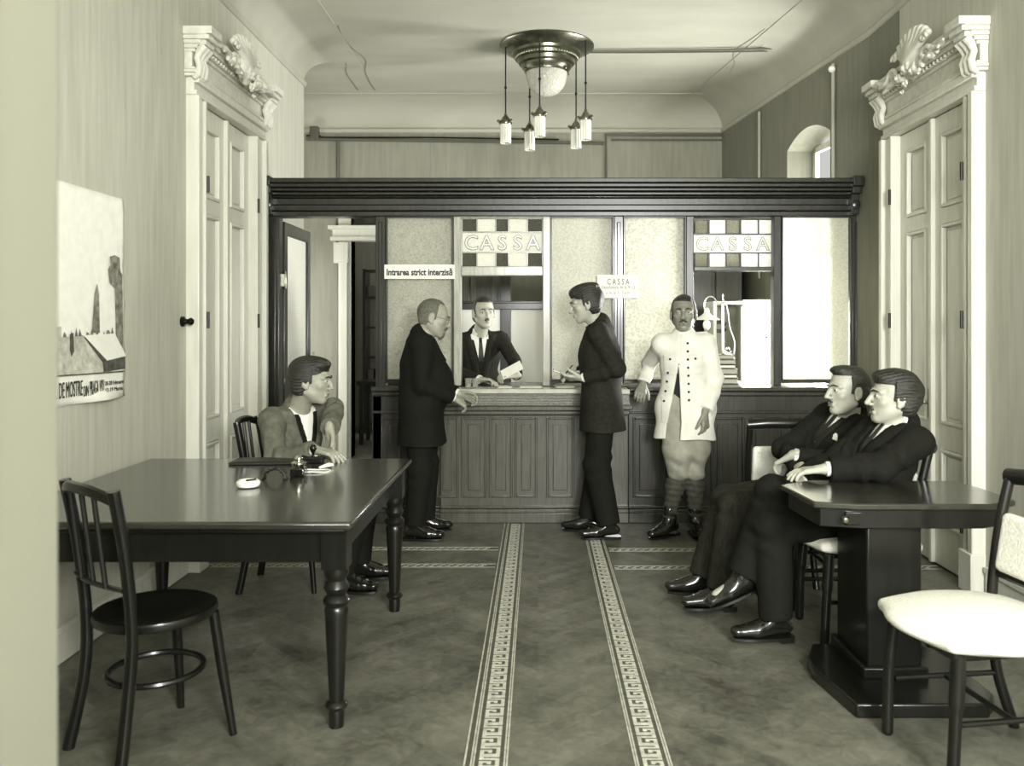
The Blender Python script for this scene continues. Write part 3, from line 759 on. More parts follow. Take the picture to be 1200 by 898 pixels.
for a,b in ((-.97,-.70),(-.68,-.41)):
    q=MB(); 
    for u in ((a,a+.05,1.2,2.1),(b-.05,b,1.2,2.1),(a,b,1.2,1.26),(a,b,2.04,2.1),(a,a+.05,.1,1.1),(b-.05,b,.1,1.1),(a,b,.1,.16),(a,b,1.04,1.1)): q.box(u[0],u[1],8.57,8.6,u[2],u[3])
    q.build('cupboard_door',WOOD_M,cb,bevel=.004)
# white cabinets lit by the rear window
wc=thing('white_filing_cabinet','broad white cabinet standing behind the two middle frosted panes','cabinet',(.75,8.4,0))
MB().box(.16,1.36,8.2,8.65,0,1.86).box(.13,1.39,8.17,8.68,1.86,1.90).build('body',WHITE,wc,bevel=.008)
for i in range(3): 
    a=.18+i*.40; MB().box(a,a+.37,8.18,8.2,.1,1.82).box(a+.06,a+.31,8.172,8.18,.2,1.72).build('cabinet_door',WHITE,wc,bevel=.004)
dk=thing('dark_wardrobe','dark brown wardrobe behind the white safe in the right teller bay','wardrobe',(1.95,8.75,0))
MB().box(1.45,2.02,8.45,8.9,0,2.42).box(1.42,2.05,8.42,8.92,2.40,2.46).build('body',WOOD_D,dk,bevel=.008)
MB().box(1.49,1.72,8.43,8.45,.1,2.35).box(1.75,1.98,8.43,8.45,.1,2.35).build('wardrobe_door',WOOD_D,dk,bevel=.006)
# safe with open front
YF=7.5
def xf(px): return (px-631)/1000*YF
def zf(py): return 1.45-(py-381)/1000*YF
sf=thing('white_safe','tall white office safe with its left compartment open, in the right teller bay','safe',(xf(870),YF+.2,0))
a,b,t=xf(836),xf(903),.03; zt=zf(353)
GREY=M('grey_lining_paint',.62,.6,var=.05,scale=8)
m=MB().box(a,b,YF+.4,YF+.43,.1,zt).box(a,a+t,YF,YF+.42,.1,zt).box(b-t,b,YF,YF+.42,.1,zt).box(a,b,YF,YF+.42,zt-t,zt).box(a,b,YF,YF+.42,.1,.14).box(xf(874),b,YF,YF+.42,.1,zt).box(a,b,YF,YF+.42,.93,.96)
m.box(a+.02,a+.06,YF+.02,YF+.06,0,.1).box(b-.06,b-.02,YF+.02,YF+.06,0,.1).box(a+.02,a+.06,YF+.36,YF+.4,0,.1).box(b-.06,b-.02,YF+.36,YF+.4,0,.1)
m.box(xf(870),b+.012,YF-.008,YF+.3,zt-.04,zt+.012)
m.build('body',WHITE,sf,bevel=.006)
MB().box(a+t,xf(874),YF+.385,YF+.40,.96,zt-t).build('lining',GREY,sf,smooth=False)
m=MB().box(xf(874)+.01,b-.015,YF-.02,YF,.16,zt-.05); d_=m.build('safe_door',WHITE,sf,bevel=.006)
MB().ball((xf(897),YF-.03,1.34),.012).build('knob',IRON,d_)
# opened leaf swung forward
m=MB().box(-.012,.012,-.40,0,.16,zt-.05,mat=Matrix.Translation((xf(873),YF,0))@Matrix.Rotation(math.radians(-17),4,'Z')); d2=m.build('open_door',WHITE,sf,bevel=.005)
# dark stencilled ring emblem on the lining
em=MB(); cx,cz_2=xf(843)+.085,zf(383)
for r0,a0,a1 in ((.062,25,155),(.062,205,335),(.045,10,170),(.045,190,350)):
    em.tube([(cx+r0*1.1*math.cos(math.radians(t_)),YF+.383,cz_2+r0*.8*math.sin(math.radians(t_))) for t_ in range(a0,a1+1,13)],.010,6)
em.build('round_emblem',M('emblem_grey',.36,.7),sf)
# ledgers
yb_=7.12
def xl(px): return (px-631)/1000*yb_
def zl(py): return 1.45-(py-381)/1000*yb_
zz=.985; lg=[(.045,.38,'grey'),(.03,.93,'white-edged'),(.045,.45,''),(.03,.9,''),(.04,.5,''),(.035,.42,'')]
names=['lowest grey ledger in the stack beside the white safe','ledger with bright page edges second from bottom of the stack beside the safe','thick grey ledger in the middle of the stack beside the safe','thin pale ledger fourth from bottom of the stack beside the safe','grey ledger second from the top of the stack beside the safe','top ledger of the stack beside the safe, under the inkstand']
for i,(h,g_,_) in enumerate(lg):
    w=.17-.006*i; x0=xl(833)-.03; dx=random.uniform(-.01,.01)
    r=thing('ledger',names[i],'ledger',(x0+w/2,yb_-.1,zz),'ledgers stacked beside the safe')
    MB().box(x0+dx,x0+w+dx,6.70,6.95,zz,zz+.006).box(x0+dx,x0+w+dx,6.70,6.95,zz+h-.006,zz+h).box(x0+dx,x0+dx+.006,6.7,6.95,zz,zz+h).build('cover',M('ledger_cloth_%d'%i,.3+.08*(i%3),.8),r,bevel=.002)
    MB().box(x0+dx+.006,x0+w+dx-.006,6.706,6.945,zz+.006,zz+h-.006).build('page_block',PAPER if g_>.6 else M('greyed_pages',.66,.8),r,smooth=False)
    zz+=h+.001
r=thing('inkstand','small bright inkstand on top of the ledger stack','inkstand',(x0+.1,6.82,zz))
MB().lathe([(.04,0),(.045,.008),(.03,.016),(.032,.03)],c=(x0+.1,6.82,zz)).build('base',IRON,r); MB().ball((x0+.1,6.82,zz+.043),.02).build('lid',CHROME,r)
# desk lamp
lm=thing('gooseneck_desk_lamp','white gooseneck desk lamp with flat conical shade in the right teller bay','desk lamp',(xl(858),6.75,.985))
yl=6.78
def PL(px,py): return ((px-631)/1000*yl,yl,1.45-(py-381)/1000*yl)
MB().tube([PL(847,356),PL(847,412)],.011).tube([PL(847,412),PL(859,419)],.016).tube([PL(859,419),(PL(859,419)[0],yl,1.0)],.012).lathe([(.07,0),(.07,.012),(.02,.03),(.012,.05)],c=(PL(859,419)[0],yl,.985)).build('stand',ENAMEL,lm)
MB().tube(bez([PL(826,366),PL(825,356),PL(829,349),PL(835,348),PL(840,354),PL(843,357),PL(848,354)]),.006).tube([PL(847,345),PL(847,358)],.004).ball(PL(847,354),.014).build('gooseneck',CHROME,lm)
MB().lathe([(.105,0),(.102,.004),(.045,.035),(.022,.055),(.018,.085),(.010,.095)],c=(PL(828,375)[0],yl,PL(828,375)[2])).build('lamp_shade',ENAMEL,lm)
MB().ball((PL(828,380)[0],yl,PL(828,381)[2]),.035,sc=(.85,.85,1.2)).build('bulb',M('opal_bulb',.95,.1),lm)
MB().tube(bez([PL(850,353),PL(853,365),PL(855,382),PL(858,392),PL(861,402),PL(860,415)]),.004).build('cord',ENAMEL,lm)
# shelves and things in the far room seen through the gateway
sh=thing('far_room_shelf','dark open shelving glimpsed through the doorway behind the gate','shelving',(-1.6,11.6,0))
m=MB(); 
for x in (-2.35,-1.62,-1.3): m.box(x,x+.04,11.4,11.7,0,2.2)
for z in (.1,.55,1.0,1.4,1.8,2.16): m.box(-2.35,-1.26,11.4,11.7,z,z+.03)
m.build('frame',WOOD_D,sh)
rnd=random.Random(5); k=0
for z in (.13,.58,1.03,1.43,1.83):
    x=-2.28
    while x<-1.36:
        h=rnd.uniform(.14,.3); w=rnd.uniform(.06,.1)
        if rnd.random()<.6 and not(-1.66<x<-1.56):
            o=MB().box(x,x+w,11.42,11.62,z,z+h).build('paper_bundle',M('bundle_%d'%(k%3),(.85,.5,.3)[k%3],.7),bevel=.004); k+=1
            tag(o,'paper bundle on the dark shelving in the room beyond the gateway','paper bundle','paper bundles in the far room')
        x+=w+.03
# desk with things inside the gateway
fd=thing('back_office_desk','dark desk in the far room glimpsed under the gateway beside the seated young man','desk',(-1.75,10.5,0))
MB().box(-2.2,-1.3,10.3,10.8,.72,.77).build('top',WOOD_D,fd,bevel=.005)
for x in (-2.17,-1.38):
    for y in (10.32,10.73): MB().box(x,x+.05,y,y+.05,0,.72).build('leg',WOOD_D,fd)

# ================================================================ CEILING LAMP
lx,ly=.07,7.36
lp=thing('ceiling_lamp','large brass ceiling lamp with glass bowl and five hanging tubular shades','ceiling lamp',(lx,ly,HC))
z0=HC
MB().lathe([(.405,0),(.41,-.012),(.40,-.024),(.33,-.055),(.30,-.07),(.295,-.09),(.27,-.10),(.265,-.125),(.245,-.135),(.24,-.165),(.215,-.175),(.21,-.20),(.195,-.215),(.19,-.235),(.175,-.24),(.17,-.20)][::-1],c=(lx,ly,z0),seg=64).build('brass_pan',BRASS,lp)
m=MB()
for k in range(64):
    a=k*2*math.pi/64; m.ball((lx+.268*math.cos(a),ly+.268*math.sin(a),z0-.115),.009,6,4)
m.build('bead_ring',BRASS,lp)
m=MB()
for k in range(6): a=k*math.pi/3+.4; m.ball((lx+.20*math.cos(a),ly+.20*math.sin(a),z0-.225),.014,8,6)
m.build('screw',BRASS,lp)
gb=bpy.data.materials.new('cut_glass_bowl'); gb.use_nodes=True; nt=gb.node_tree; b=nt.nodes['Principled BSDF']
b.inputs['Base Color'].default_value=tone(.86); b.inputs['Roughness'].default_value=.12; b.inputs['Transmission Weight'].default_value=.45; b.inputs['IOR'].default_value=1.3
t=nt.nodes.new('ShaderNodeTexVoronoi'); t.inputs['Scale'].default_value=45; tc=nt.nodes.new('ShaderNodeTexCoord'); nt.links.new(tc.outputs['Object'],t.inputs['Vector'])
bp=nt.nodes.new('ShaderNodeBump'); bp.inputs['Strength'].default_value=.5; bp.inputs['Distance'].default_value=.01; nt.links.new(t.outputs['Distance'],bp.inputs['Height']); nt.links.new(bp.outputs['Normal'],b.inputs['Normal'])
MB().lathe([(.006,-.435),(.05,-.43),(.10,-.41),(.145,-.365),(.168,-.31),(.178,-.26),(.180,-.225),(.174,-.225),(.162,-.31),(.138,-.36),(.095,-.40),(.05,-.42),(.004,-.425)],c=(lx,ly,z0),seg=48).build('glass_bowl',gb,lp)
gs=M('fluted_glass_shade',.9,.2,var=.06,scale=6)
for k,(ox,oy) in enumerate(((-.35,-.08),(-.06,-.34),(-.148,.21),(.26,.12),(.325,-.22))):
    x,y=lx+ox,ly+oy; zt=3.175
    r=math.hypot(ox,oy); zc=z0-.03
    pend=MB().tube([(x,y,zc),(x,y,zt+.07)],.006,6).ball((x,y,zt+.30),.013,8,6).build('pendant_cord',IRON,lp)
    MB().lathe([(.052,0),(.056,.01),(.05,.03),(.034,.045),(.03,.06),(.014,.075),(.012,.095)],c=(x,y,zt-.015)).ball((x+.045,y-.045,zt+.01),.016,8,6).ball((x-.06,y-.02,zt+.01),.014,8,6).build('gallery',BRASS,pend)
    m=MB(); prof=[]; vs=[];fs=[]; n=48
    for z in (zt,zt-.175):
        for i in range(n): a=2*math.pi*i/n; q=.043+.0035*(1 if i%4<2 else -1); vs.append((x+q*math.cos(a),y+q*math.sin(a),z))
    for i in range(n): fs.append((i,(i+1)%n,n+(i+1)%n,n+i))
    sd=m._add(vs,fs).build('glass_shade',gs,pend,smooth=False)

# ================================================================ FURNITURE
TL=[(.026,.0),(.029,.05),(.027,.062),(.038,.070),(.042,.080),(.036,.090),(.026,.096),(.027,.105),(.041,.40),(.043,.425),(.036,.437),(.046,.446),(.049,.458),(.042,.470),(.032,.478),(.040,.492),(.046,.505),(.040,.520),(.034,.530),(.042,.548),(.045,.56),(.043,.58)]
tb=thing('writing_table','large dark writing table with turned tapering legs along the left wall','table',(-1.33,3.7,0))
tx0,tx1,ty0,ty1=-2.01,-.655,2.985,4.42
MB().box(tx0,tx1,ty0,ty1,.73,.76).build('table_top',WOOD_T,tb,bevel=.010)
MB().box(tx0+.03,tx1-.03,ty0+.03,ty1-.03,.712,.73).build('top_moulding',WOOD_B,tb,bevel=.006)
m=MB(); i=.07
m.box(tx0+i,tx1-i,ty0+i,ty0+i+.025,.60,.715).box(tx0+i,tx1-i,ty1-i-.025,ty1-i,.60,.715).box(tx0+i,tx0+i+.025,ty0+i,ty1-i,.60,.715).box(tx1-i-.025,tx1-i,ty0+i,ty1-i,.60,.715)
m.build('apron',WOOD_B,tb)
for x in (tx0+.10,tx1-.075):
    for y in (ty0+.10,ty1-.09):
        MB().lathe(TL,c=(x,y,0),seg=28).box(x-.046,x+.046,y-.046,y+.046,.575,.715).build('leg',WOOD_B,tb,bevel=0)
# items on it
def onT(px,py,z=.76): d=(1.45-z)*1000/(py-381); return (px-631)/1000*d,d
x,y=onT(291,571)
at=thing('ashtray','round white ceramic ashtray on the left writing table','ashtray',(x,y,.76))
MB().lathe([(.03,0),(.044,.004),(.05,.014),(.049,.024),(.042,.030),(.034,.027),(.030,.016),(.001,.012)],c=(x,y,.76),seg=32).build('bowl',CERAM,at)
MB().tube([(x-.01,y,.788),(x+.03,y+.01,.792)],.004,6).build('matchstick',INK,at)
x,y=onT(350,558)
ik=thing('inkwell','square dark glass inkwell with a bright domed lid on the left table','inkwell',(x,y,.76))
MB().box(x-.034,x+.034,y-.034,y+.034,.76,.80).build('bottle',M('ink_glass',.06,.1,coat=1),ik,bevel=.006)
MB().lathe([(.024,0),(.028,.012),(.034,.016),(.034,.022),(.02,.03)],c=(x,y,.80)).ball((x,y,.838),.018).build('lid',CHROME,ik)
x,y=onT(322,562)
pr_=thing('wire_pen_rack','curly black wire pen rest between the ashtray and the inkwell','pen rest',(x,y,.76))
m=MB()
for k in range(9):
    a=math.pi*k/8; bx=x-.045*math.cos(a); bz=.765+.045*math.sin(a)
    m.tube([(bx+.008*math.cos(t_),y+(k%2)*.01+.004*math.sin(t_),bz+.008*math.sin(t_)) for t_ in np.linspace(0,5.8,10)],.0022,5)
m.tube([(x-.05,y,.762),(x-.04,y,.79),(x,y,.81),(x+.04,y,.79),(x+.05,y,.762)],.003,5)
m.tube([(x-.05,y-.02,.762),(x-.05,y+.03,.762)],.003,5).tube([(x+.05,y-.02,.762),(x+.05,y+.03,.762)],.003,5)
m.build('wire_frame',IRON,pr_)
o=MB().box(-.19,.19,-.075,.075,0,.012,mat=Matrix.Translation((-1.34,4.28,.7605))@Matrix.Rotation(.05,4,'Z')).box(-.18,.18,-.065,.07,.012,.015,mat=Matrix.Translation((-1.34,4.28,.7605))@Matrix.Rotation(.05,4,'Z')).build('desk_folder',M('dark_leather',.16,.4,bump=.2,bscale=80),bevel=.002); tag(o,'dark leather desk folder lying at the far edge of the left writing table','folder')
x,y=onT(367,542)
bl=thing('blotter','black rocker blotter with a round knob on the left table','blotter',(x,y,.76))
MB().box(x-.06,x+.06,y-.035,y+.035,.776,.786).tube([(x-.06,y,.79),(x,y,.778),(x+.06,y,.79)],.008).box(x-.05,x+.05,y-.03,y+.03,.7605,.778).build('base',WOOD_B,bl,bevel=.003)
MB().lathe([(.008,0),(.006,.02),(.012,.03),(.018,.042),(.018,.052),(.010,.064),(.001,.066)],c=(x,y,.786)).build('knob',M('black_gloss',.05,.1),bl)
x,y=onT(368,553)
o=MB().tube([(x+.075*math.cos(a),y+.045*math.sin(a),.764+.002*math.sin(3*a)) for a in np.linspace(0,6.0,30)],.003,6).build('paper_loop',PAPER); tag(o,'thin pale wire loop lying beside the inkwell','wire loop')
x,y=onT(381,549)
o=MB().tube([(x-.02,y-.03,.768),(x+.015,y+.01,.775),(x+.03,y+.03,.772)],[.006,.011,.007],8).build('crumpled_wrapper',PAPER); tag(o,'small white crumpled wrapper right of the inkwell','wrapper')

# bentwood chair, dark, spindle back, built facing +Y at the origin
def bentwood(label):
    r=thing('bentwood_chair',label,'chair',(0,0,0))
    MB().lathe([(.165,.0),(.2,.004),(.205,.018),(.2,.032),(.185,.036),(.16,.028),(.001,.026)],c=(0,0,.435),seg=40).build('seat',WOOD_B,r)
    MB().tube([(.155*math.cos(a),.155*math.sin(a),.25) for a in np.linspace(0,2*math.pi,33)[:-1]],.011,8,closed=True).build('leg_ring',WOOD_B,r)
    for sx in (-1,1):
        MB().tube([(sx*.13,.14,.44),(sx*.15,.165,.22),(sx*.175,.19,0)],[.019,.018,.013],10).build('leg',WOOD_B,r)
        MB().tube(bez([(sx*.18,-.215,0),(sx*.155,-.175,.25),(sx*.160,-.165,.45),(sx*.168,-.19,.7),(sx*.172,-.23,.925)]),[.020]*64+[.019],12).build('back_post',WOOD_B,r)
    MB().tube(bez([(-.17,-.225,.89),(-.09,-.255,.915),(0,-.262,.92),(.09,-.255,.915),(.17,-.225,.89)]),.015,8,rz=1.3).build('top_rail',WOOD_B,r)
    MB().tube(bez([(-.165,-.195,.60),(0,-.215,.60),(.165,-.195,.60)]),.009,8).build('lower_rail',WOOD_B,r)
    for x in (-.085,0,.085):
        MB().tube([(x,-.213,.60),(x,-.252,.905)],.009,8).build('spindle',WOOD_B,r)
    return r
ch=bentwood('dark bentwood chair with spindle back drawn up to the near side of the left table')
ch.location=(-1.335,2.98,0); ch.rotation_euler.z=math.atan2(-.62,.79)
ch2=copy_tree(ch); ch2.location=(-1.40,4.78,0); ch2.rotation_euler.z=math.radians(-125+35); tag(ch2,'dark bentwood chair the young man at the left table is sitting on')

# upholstered chair facing +Y at origin
def padded(label):
    r=thing('upholstered_chair',label,'chair',(0,0,0))
    MB().box(-.2,.2,-.2,.22,.40,.445).build('seat_frame',WOOD_B,r,bevel=.012)
    S=Sdf(.008); S.ell((0,.01,.455),(.285,.285,.055),k=.02); B3=np.eye(3); S.rbox((0,.01,.455),(.22,.23,.02),B3,.02,k=.03)
    S.mesh('cushion',CUSH,r)
    for sx in (-1,1):
        MB().tube(bez([(sx*.18,.19,.42),(sx*.19,.205,.25),(sx*.185,.215,.0)]),[.024]*16+[.020]*16+[.014],10).build('leg',WOOD_B,r)
        MB().tube(bez([(sx*.175,-.27,0),(sx*.175,-.20,.22),(sx*.18,-.185,.45),(sx*.185,-.215,.7),(sx*.185,-.26,.90)]),.019,10).build('back_post',WOOD_B,r)
    MB().tube([(-.20,-.262,.90),(-.1,-.275,.91),(.1,-.275,.91),(.20,-.262,.90)],.024,10,rz=1.2).build('top_rail',WOOD_B,r)
    MB().tube([(-.18,-.20,.56),(.18,-.20,.56)],.014,8).build('lower_rail',WOOD_B,r)
    MB().tube([(-.18,.19,.2),(-.175,-.2,.2)],.010,8).tube([(.18,.19,.2),(.175,-.2,.2)],.010,8).tube([(-.178,0,.2),(.178,0,.2)],.010,8).build('stretcher',WOOD_B,r)
    S=Sdf(.008); r0,f0,u0=basis((0,1,0.0)); 
    S.rbox((0,-.213,.675),(.165,.022,.105),npB(V((1,0,0)),V((0,.985,.17)),V((0,-.17,.985))),.02,k=.01); S.mesh('back_pad',CUSH,r)
    return r
def place(o,x,y,face,label): # face: facing direction in degrees, 90 = away from camera
    o.location=(x,y,0); o.rotation_euler.z=math.radians(face-90); tag(o,label); return o
u1=padded('x'); place(u1,1.475,2.87,188,'empty upholstered chair with thick white cushion, nearest the camera at the right')
u2=place(copy_tree(u1),1.50,4.02,180,'upholstered chair under the nearer moustached man at the small table')
u3=place(copy_tree(u1),1.50,4.52,180,'upholstered chair under the man with crossed arms')
u4=place(copy_tree(u1),1.42,5.15,-90,'chair with pale square back pad seen behind the man with crossed arms')
u4.location=(1.35,4.95,0); u4.rotation_euler.z=math.radians(0)
# small octagonal table
ot=thing('side_table','small dark octagonal table with a drawer on a slab pedestal, right foreground','table',(1.465,3.54,0))
OC=[(1.05,3.42),(1.17,3.285),(1.76,3.285),(1.88,3.42),(1.88,3.66),(1.76,3.80),(1.17,3.80),(1.05,3.66)]
OC=[(1.048,3.69),(1.075,3.33),(1.234,3.285),(1.745,3.285),(1.88,3.36),(1.875,3.60),(1.84,3.78),(1.21,3.80)]
MB().prism(OC,.735,.76).build('table_top',WOOD_T,ot,bevel=.006)
cx,cy=1.465,3.54
MB().prism([(cx+(x-cx)*.93,cy+(y-cy)*.92) for x,y in OC],.66,.735).build('apron',WOOD_B,ot,bevel=.004)
dw=MB().box(1.19,1.42,3.305,3.33,.672,.725).build('drawer',WOOD_B,ot,bevel=.004); 
MB().lathe([(.006,0),(.006,.012),(.014,.02),(.016,.028),(.010,.036),(.001,.038)],mat=Matrix.Translation((1.18,3.306,.70))@Matrix.Rotation(math.pi/2,4,'X')).build('knob',BRASS,dw)
MB().box(1.30,1.52,3.38,3.72,.05,.665).box(1.28,1.54,3.36,3.74,.05,.10).build('pedestal',WOOD_B,ot,bevel=.008)
MB().prism([(1.13,3.58),(1.12,3.48),(1.17,3.14),(1.66,3.14),(1.72,3.22),(1.72,3.6),(1.66,3.74),(1.2,3.74)],0,.055).build('base_plate',WOOD_B,ot,bevel=.008)
# counter top clutter
def P0(px,py,d): return W(px,py,d)
o=MB()
papers=[(590,.10,.16,.991,.1,'sheet of paper lying on the counter in front of the cashier'),(622,.16,.13,.9915,-.1,'larger open paper on the counter at the middle of the cashier window'),(661,.13,.15,.992,.05,'stacked papers on the counter beside the man with the notepad')]
for px,w,dp,z,rot,lb in papers:
    x=xp(px,6.26)
    m=MB(); 
    for k in range(5): m.box(-w/2,w/2,-dp/2,dp/2,k*.002,k*.002+.0012,mat=Matrix.Translation((x,6.27,z))@Matrix.Rotation(rot+.05*k,4,'Z'))
    tag(m.build('paper_sheets',PAPER,smooth=False),lb,'papers')
for px,lb in ((549,'small clear glass at the left end of the counter'),(557,'glass tumbler beside the other on the counter, nearer the cashier')):
    x=xp(px,6.3); gm=bpy.data.materials.get('clear_glass') or None
    if gm is None:
        gm=bpy.data.materials.new('clear_glass'); gm.use_nodes=True; bb=gm.node_tree.nodes['Principled BSDF']; bb.inputs['Transmission Weight'].default_value=.8; bb.inputs['Roughness'].default_value=.05; bb.inputs['Base Color'].default_value=tone(.9)
    tag(MB().lathe([(.018,0),(.022,.002),(.026,.065),(.023,.065),(.019,.008),(.001,.006)],c=(x,6.3,.991)).build('tumbler',gm),lb,'glass')
# ================================================================ PEOPLE
SKIN=M('fair_skin',.66,.5,var=.03,scale=25); SKIN2=M('tanned_skin',.5,.5,var=.05,scale=25)
SKIN3=M('indoor_skin',.60,.5,var=.04,scale=25)
HAIR=M('dark_hair',.14,.4,var=.5,scale=40,stretch=(1,1,5),bump=.4,bscale=90); HAIRG=M('cropped_grey_hair',.36,.8,var=.2,scale=90); MOU=M('moustache_hair',.17,.6,var=.4,scale=120)
SHIRT=M('white_shirt',.92,.7); EYE=M('dark_iris',.1,.2); SCL=M('eye_white',.72,.3)
SUIT_K=M('black_suit_cloth',.095,.85,var=.12,scale=60,bump=.15,bscale=250,spec=.15); SUIT_C=M('charcoal_suit_cloth',.145,.85,var=.15,scale=50,bump=.2,bscale=220,spec=.15)
SUIT_G=M('grey_worn_jacket_cloth',.36,.9,var=.14,scale=30,bump=.25,bscale=200); LEATHER=M('polished_black_leather',.10,.16,coat=.6)
TUNIC=M('white_cotton_tunic',.86,.85,var=.05,scale=9,bump=.2,bscale=120); BREECH=M('grey_drill_breeches',.56,.9,var=.12,scale=10,bump=.2,bscale=160)
TIE=M('dark_tie',.12,.5); PUTT=M('dark_puttee',.24,.9,var=.2,scale=30); TROU=M('dark_striped_trousers',.15,.85,var=.25,scale=30,stretch=(3,3,.3),spec=.15)
def nv(v): return V(v).normalized()
def ik(a, target, l1, l2, hint):
    a=V(a); t=V(target); d=t-a; L=d.length; mx=(l1+l2)*.998
    if L>mx: t=a+d*(mx/L); d=t-a; L=mx
    x=(l1*l1-l2*l2+L*L)/(2*L); h=math.sqrt(max(0,l1*l1-x*x)); dn=d.normalized()
    hv=V(hint); hv=hv-dn*hv.dot(dn)
    if hv.length<1e-6: hv=dn.orthogonal()
    return a+dn*x+hv.normalized()*h, t
def hand(S, w, d, nrm_, side, k=1.0, curl=(.35,.45,.3), thumb=(.55,.25), spread=.06, point=None):
    """w wrist, d direction of the knuckles, nrm_ palm normal (the way fingers curl), side +1: thumb on +lat"""
    d=nv(d); n=V(nrm_); n=(n-d*n.dot(d)).normalized(); lat=d.cross(n)*side
    S.cap(w-d*.02,w+d*.035,.024*k,.026*k,k=.012,flat=(n,.75))
    for t in (-1,-.33,.33,1):
        S.cap(w+d*.02+lat*t*.016*k,w+d*.088*k+lat*t*.030*k,.015*k,.0135*k,k=.008,flat=(n,.9))
    for i,(t,L) in enumerate(((1,.070),(.33,.079),(-.33,.073),(-1,.056))):
        b=w+d*.090*k+lat*t*.030*k; dd=nv(d+lat*t*spread); ang=0
        cs=curl if point is None or i!=0 else point
        ex=.06*i
        for j,(f,r0,r1) in enumerate(((.45,.0098,.0092),(.31,.009,.0083),(.24,.0082,.0072))):
            ang+=cs[j]+ex; q=b+(dd*math.cos(ang)+n*math.sin(ang))*L*f*k
            S.cap(b,q,r0*k,r1*k,k=.003); b=q
    tb_=w+d*.022*k+lat*.024*k; td=nv(d*.75+lat*thumb[0]+n*thumb[1])
    q=tb_+td*.042*k; S.cap(tb_,q,.0145*k,.0115*k,k=.01); td2=nv(td+d*.35-lat*.15+n*.15); q2=q+td2*.032*k; S.cap(q,q2,.011*k,.0098*k,k=.004); q3=q2+nv(td2+n*.2)*.022*k; S.cap(q2,q3,.0098*k,.008*k,k=.004)

def head_sdf(S, c, B, k, nose=1.0, jaw=1.0, brow=1.0, full=1.0, ears=True):
    R,F,U=B
    def P(x,y,z): return c+(R*x+F*y+U*z)*k
    nb=npB(R,F,U)
    S.ell(P(0,-.012,.028),(.074*k,.096*k,.086*k),nb,k=.02)
    S.ell(P(0,.030,-.038),(.056*k*full,.060*k,.076*k),nb,k=.025)
    for s in (-1,1):
        S.cap(P(s*.048*full,-.008,-.050),P(s*.014,.064,-.096),.020*k*jaw,.016*k*jaw,k=.022)
        S.ell(P(s*.040,.058,-.022),(.021*k*full,.018*k,.019*k),nb,k=.018)
        S.cap(P(s*.008,.088,.022),P(s*.046,.070,.020),.0105*k*brow,.010*k*brow,k=.014)
    S.ell(P(0,.066,-.094),(.019*k*jaw,.018*k*jaw,.016*k*jaw),nb,k=.016)
    for s in (-1,1): S.ell(P(s*.032,.094,.002),(.0155*k,.014*k,.012*k),nb,k=.010,op='s')
    S.cap(P(0,.086,.014),P(0,.103,-.014),.0085*k,.0100*k*nose,k=.010)
    S.cap(P(0,.102,-.014),P(0,.102+.010*nose,-.031),.0095*k,.0112*k*nose,k=.006)
    for s in (-1,1): S.ell(P(s*.0125,.100,-.035),(.0080*k,.0105*k,.0080*k),nb,k=.006)
    for s in (-1,1): S.ell(P(s*.031,.0765,.003),(.0125*k,.0115*k,.0115*k),nb,k=.004)
    S.cap(P(-.020,.084,-.0605),P(0,.0925,-.058),.0055*k,.0070*k,k=.006); S.cap(P(.020,.084,-.0605),P(0,.0925,-.058),.0055*k,.0070*k,k=.006)
    S.cap(P(-.016,.084,-.071),P(.016,.084,-.071),.0075*k,k=.006)
    S.cap(P(-.018,.094,-.0655),P(.018,.094,-.0655),.0026*k,k=.002,op='s')
    if ears:
        for s in (-1,1):
            S.ell(P(s*.0775,-.008,-.006),(.0105*k,.021*k,.033*k),nb,k=.006)
            S.ell(P(s*.0885,-.004,-.002),(.0075*k,.012*k,.018*k),nb,k=.004,op='s')
            S.ell(P(s*.0785,.0,-.033),(.008*k,.011*k,.011*k),nb,k=.005)
    return P
def face_bits(P, B, k, body, brows=HAIR, gaze=(0,0)):
    R,F,U=B; gx,gz=gaze
    for s in (-1,1):
        e=MB().ball(P(s*.031,.0785,.003),.0108*k,12,8).build('eye',SCL,body); 
        g=nv(F+R*(s*.12+gx)+U*gz); MB().ball(P(s*.031,.0785,.003)+g*.0068*k,.0056*k,10,6).build('iris',EYE,body)
    m=MB()
    for s in (-1,1): m.tube([P(s*.011,.101,.0205),P(s*.028,.098,.0275),P(s*.047,.082,.022)],[.0032*k,.0040*k,.0022*k],6)
    m.build('eyebrows',brows,body)
    m=MB()
    m.tube([P(-.0225,.083,-.062),P(-.010,.0955,-.0600),P(0,.098,-.0612),P(.010,.0955,-.0600),P(.0225,.083,-.062)],[.0020*k,.0036*k,.0040*k,.0036*k,.0020*k],6)
    m.tube([P(-.018,.085,-.067),P(0,.0945,-.0708),P(.018,.085,-.067)],[.0022*k,.0048*k,.0022*k],6)
    m.build('lips',M('lip_tone',.47,.4),body)
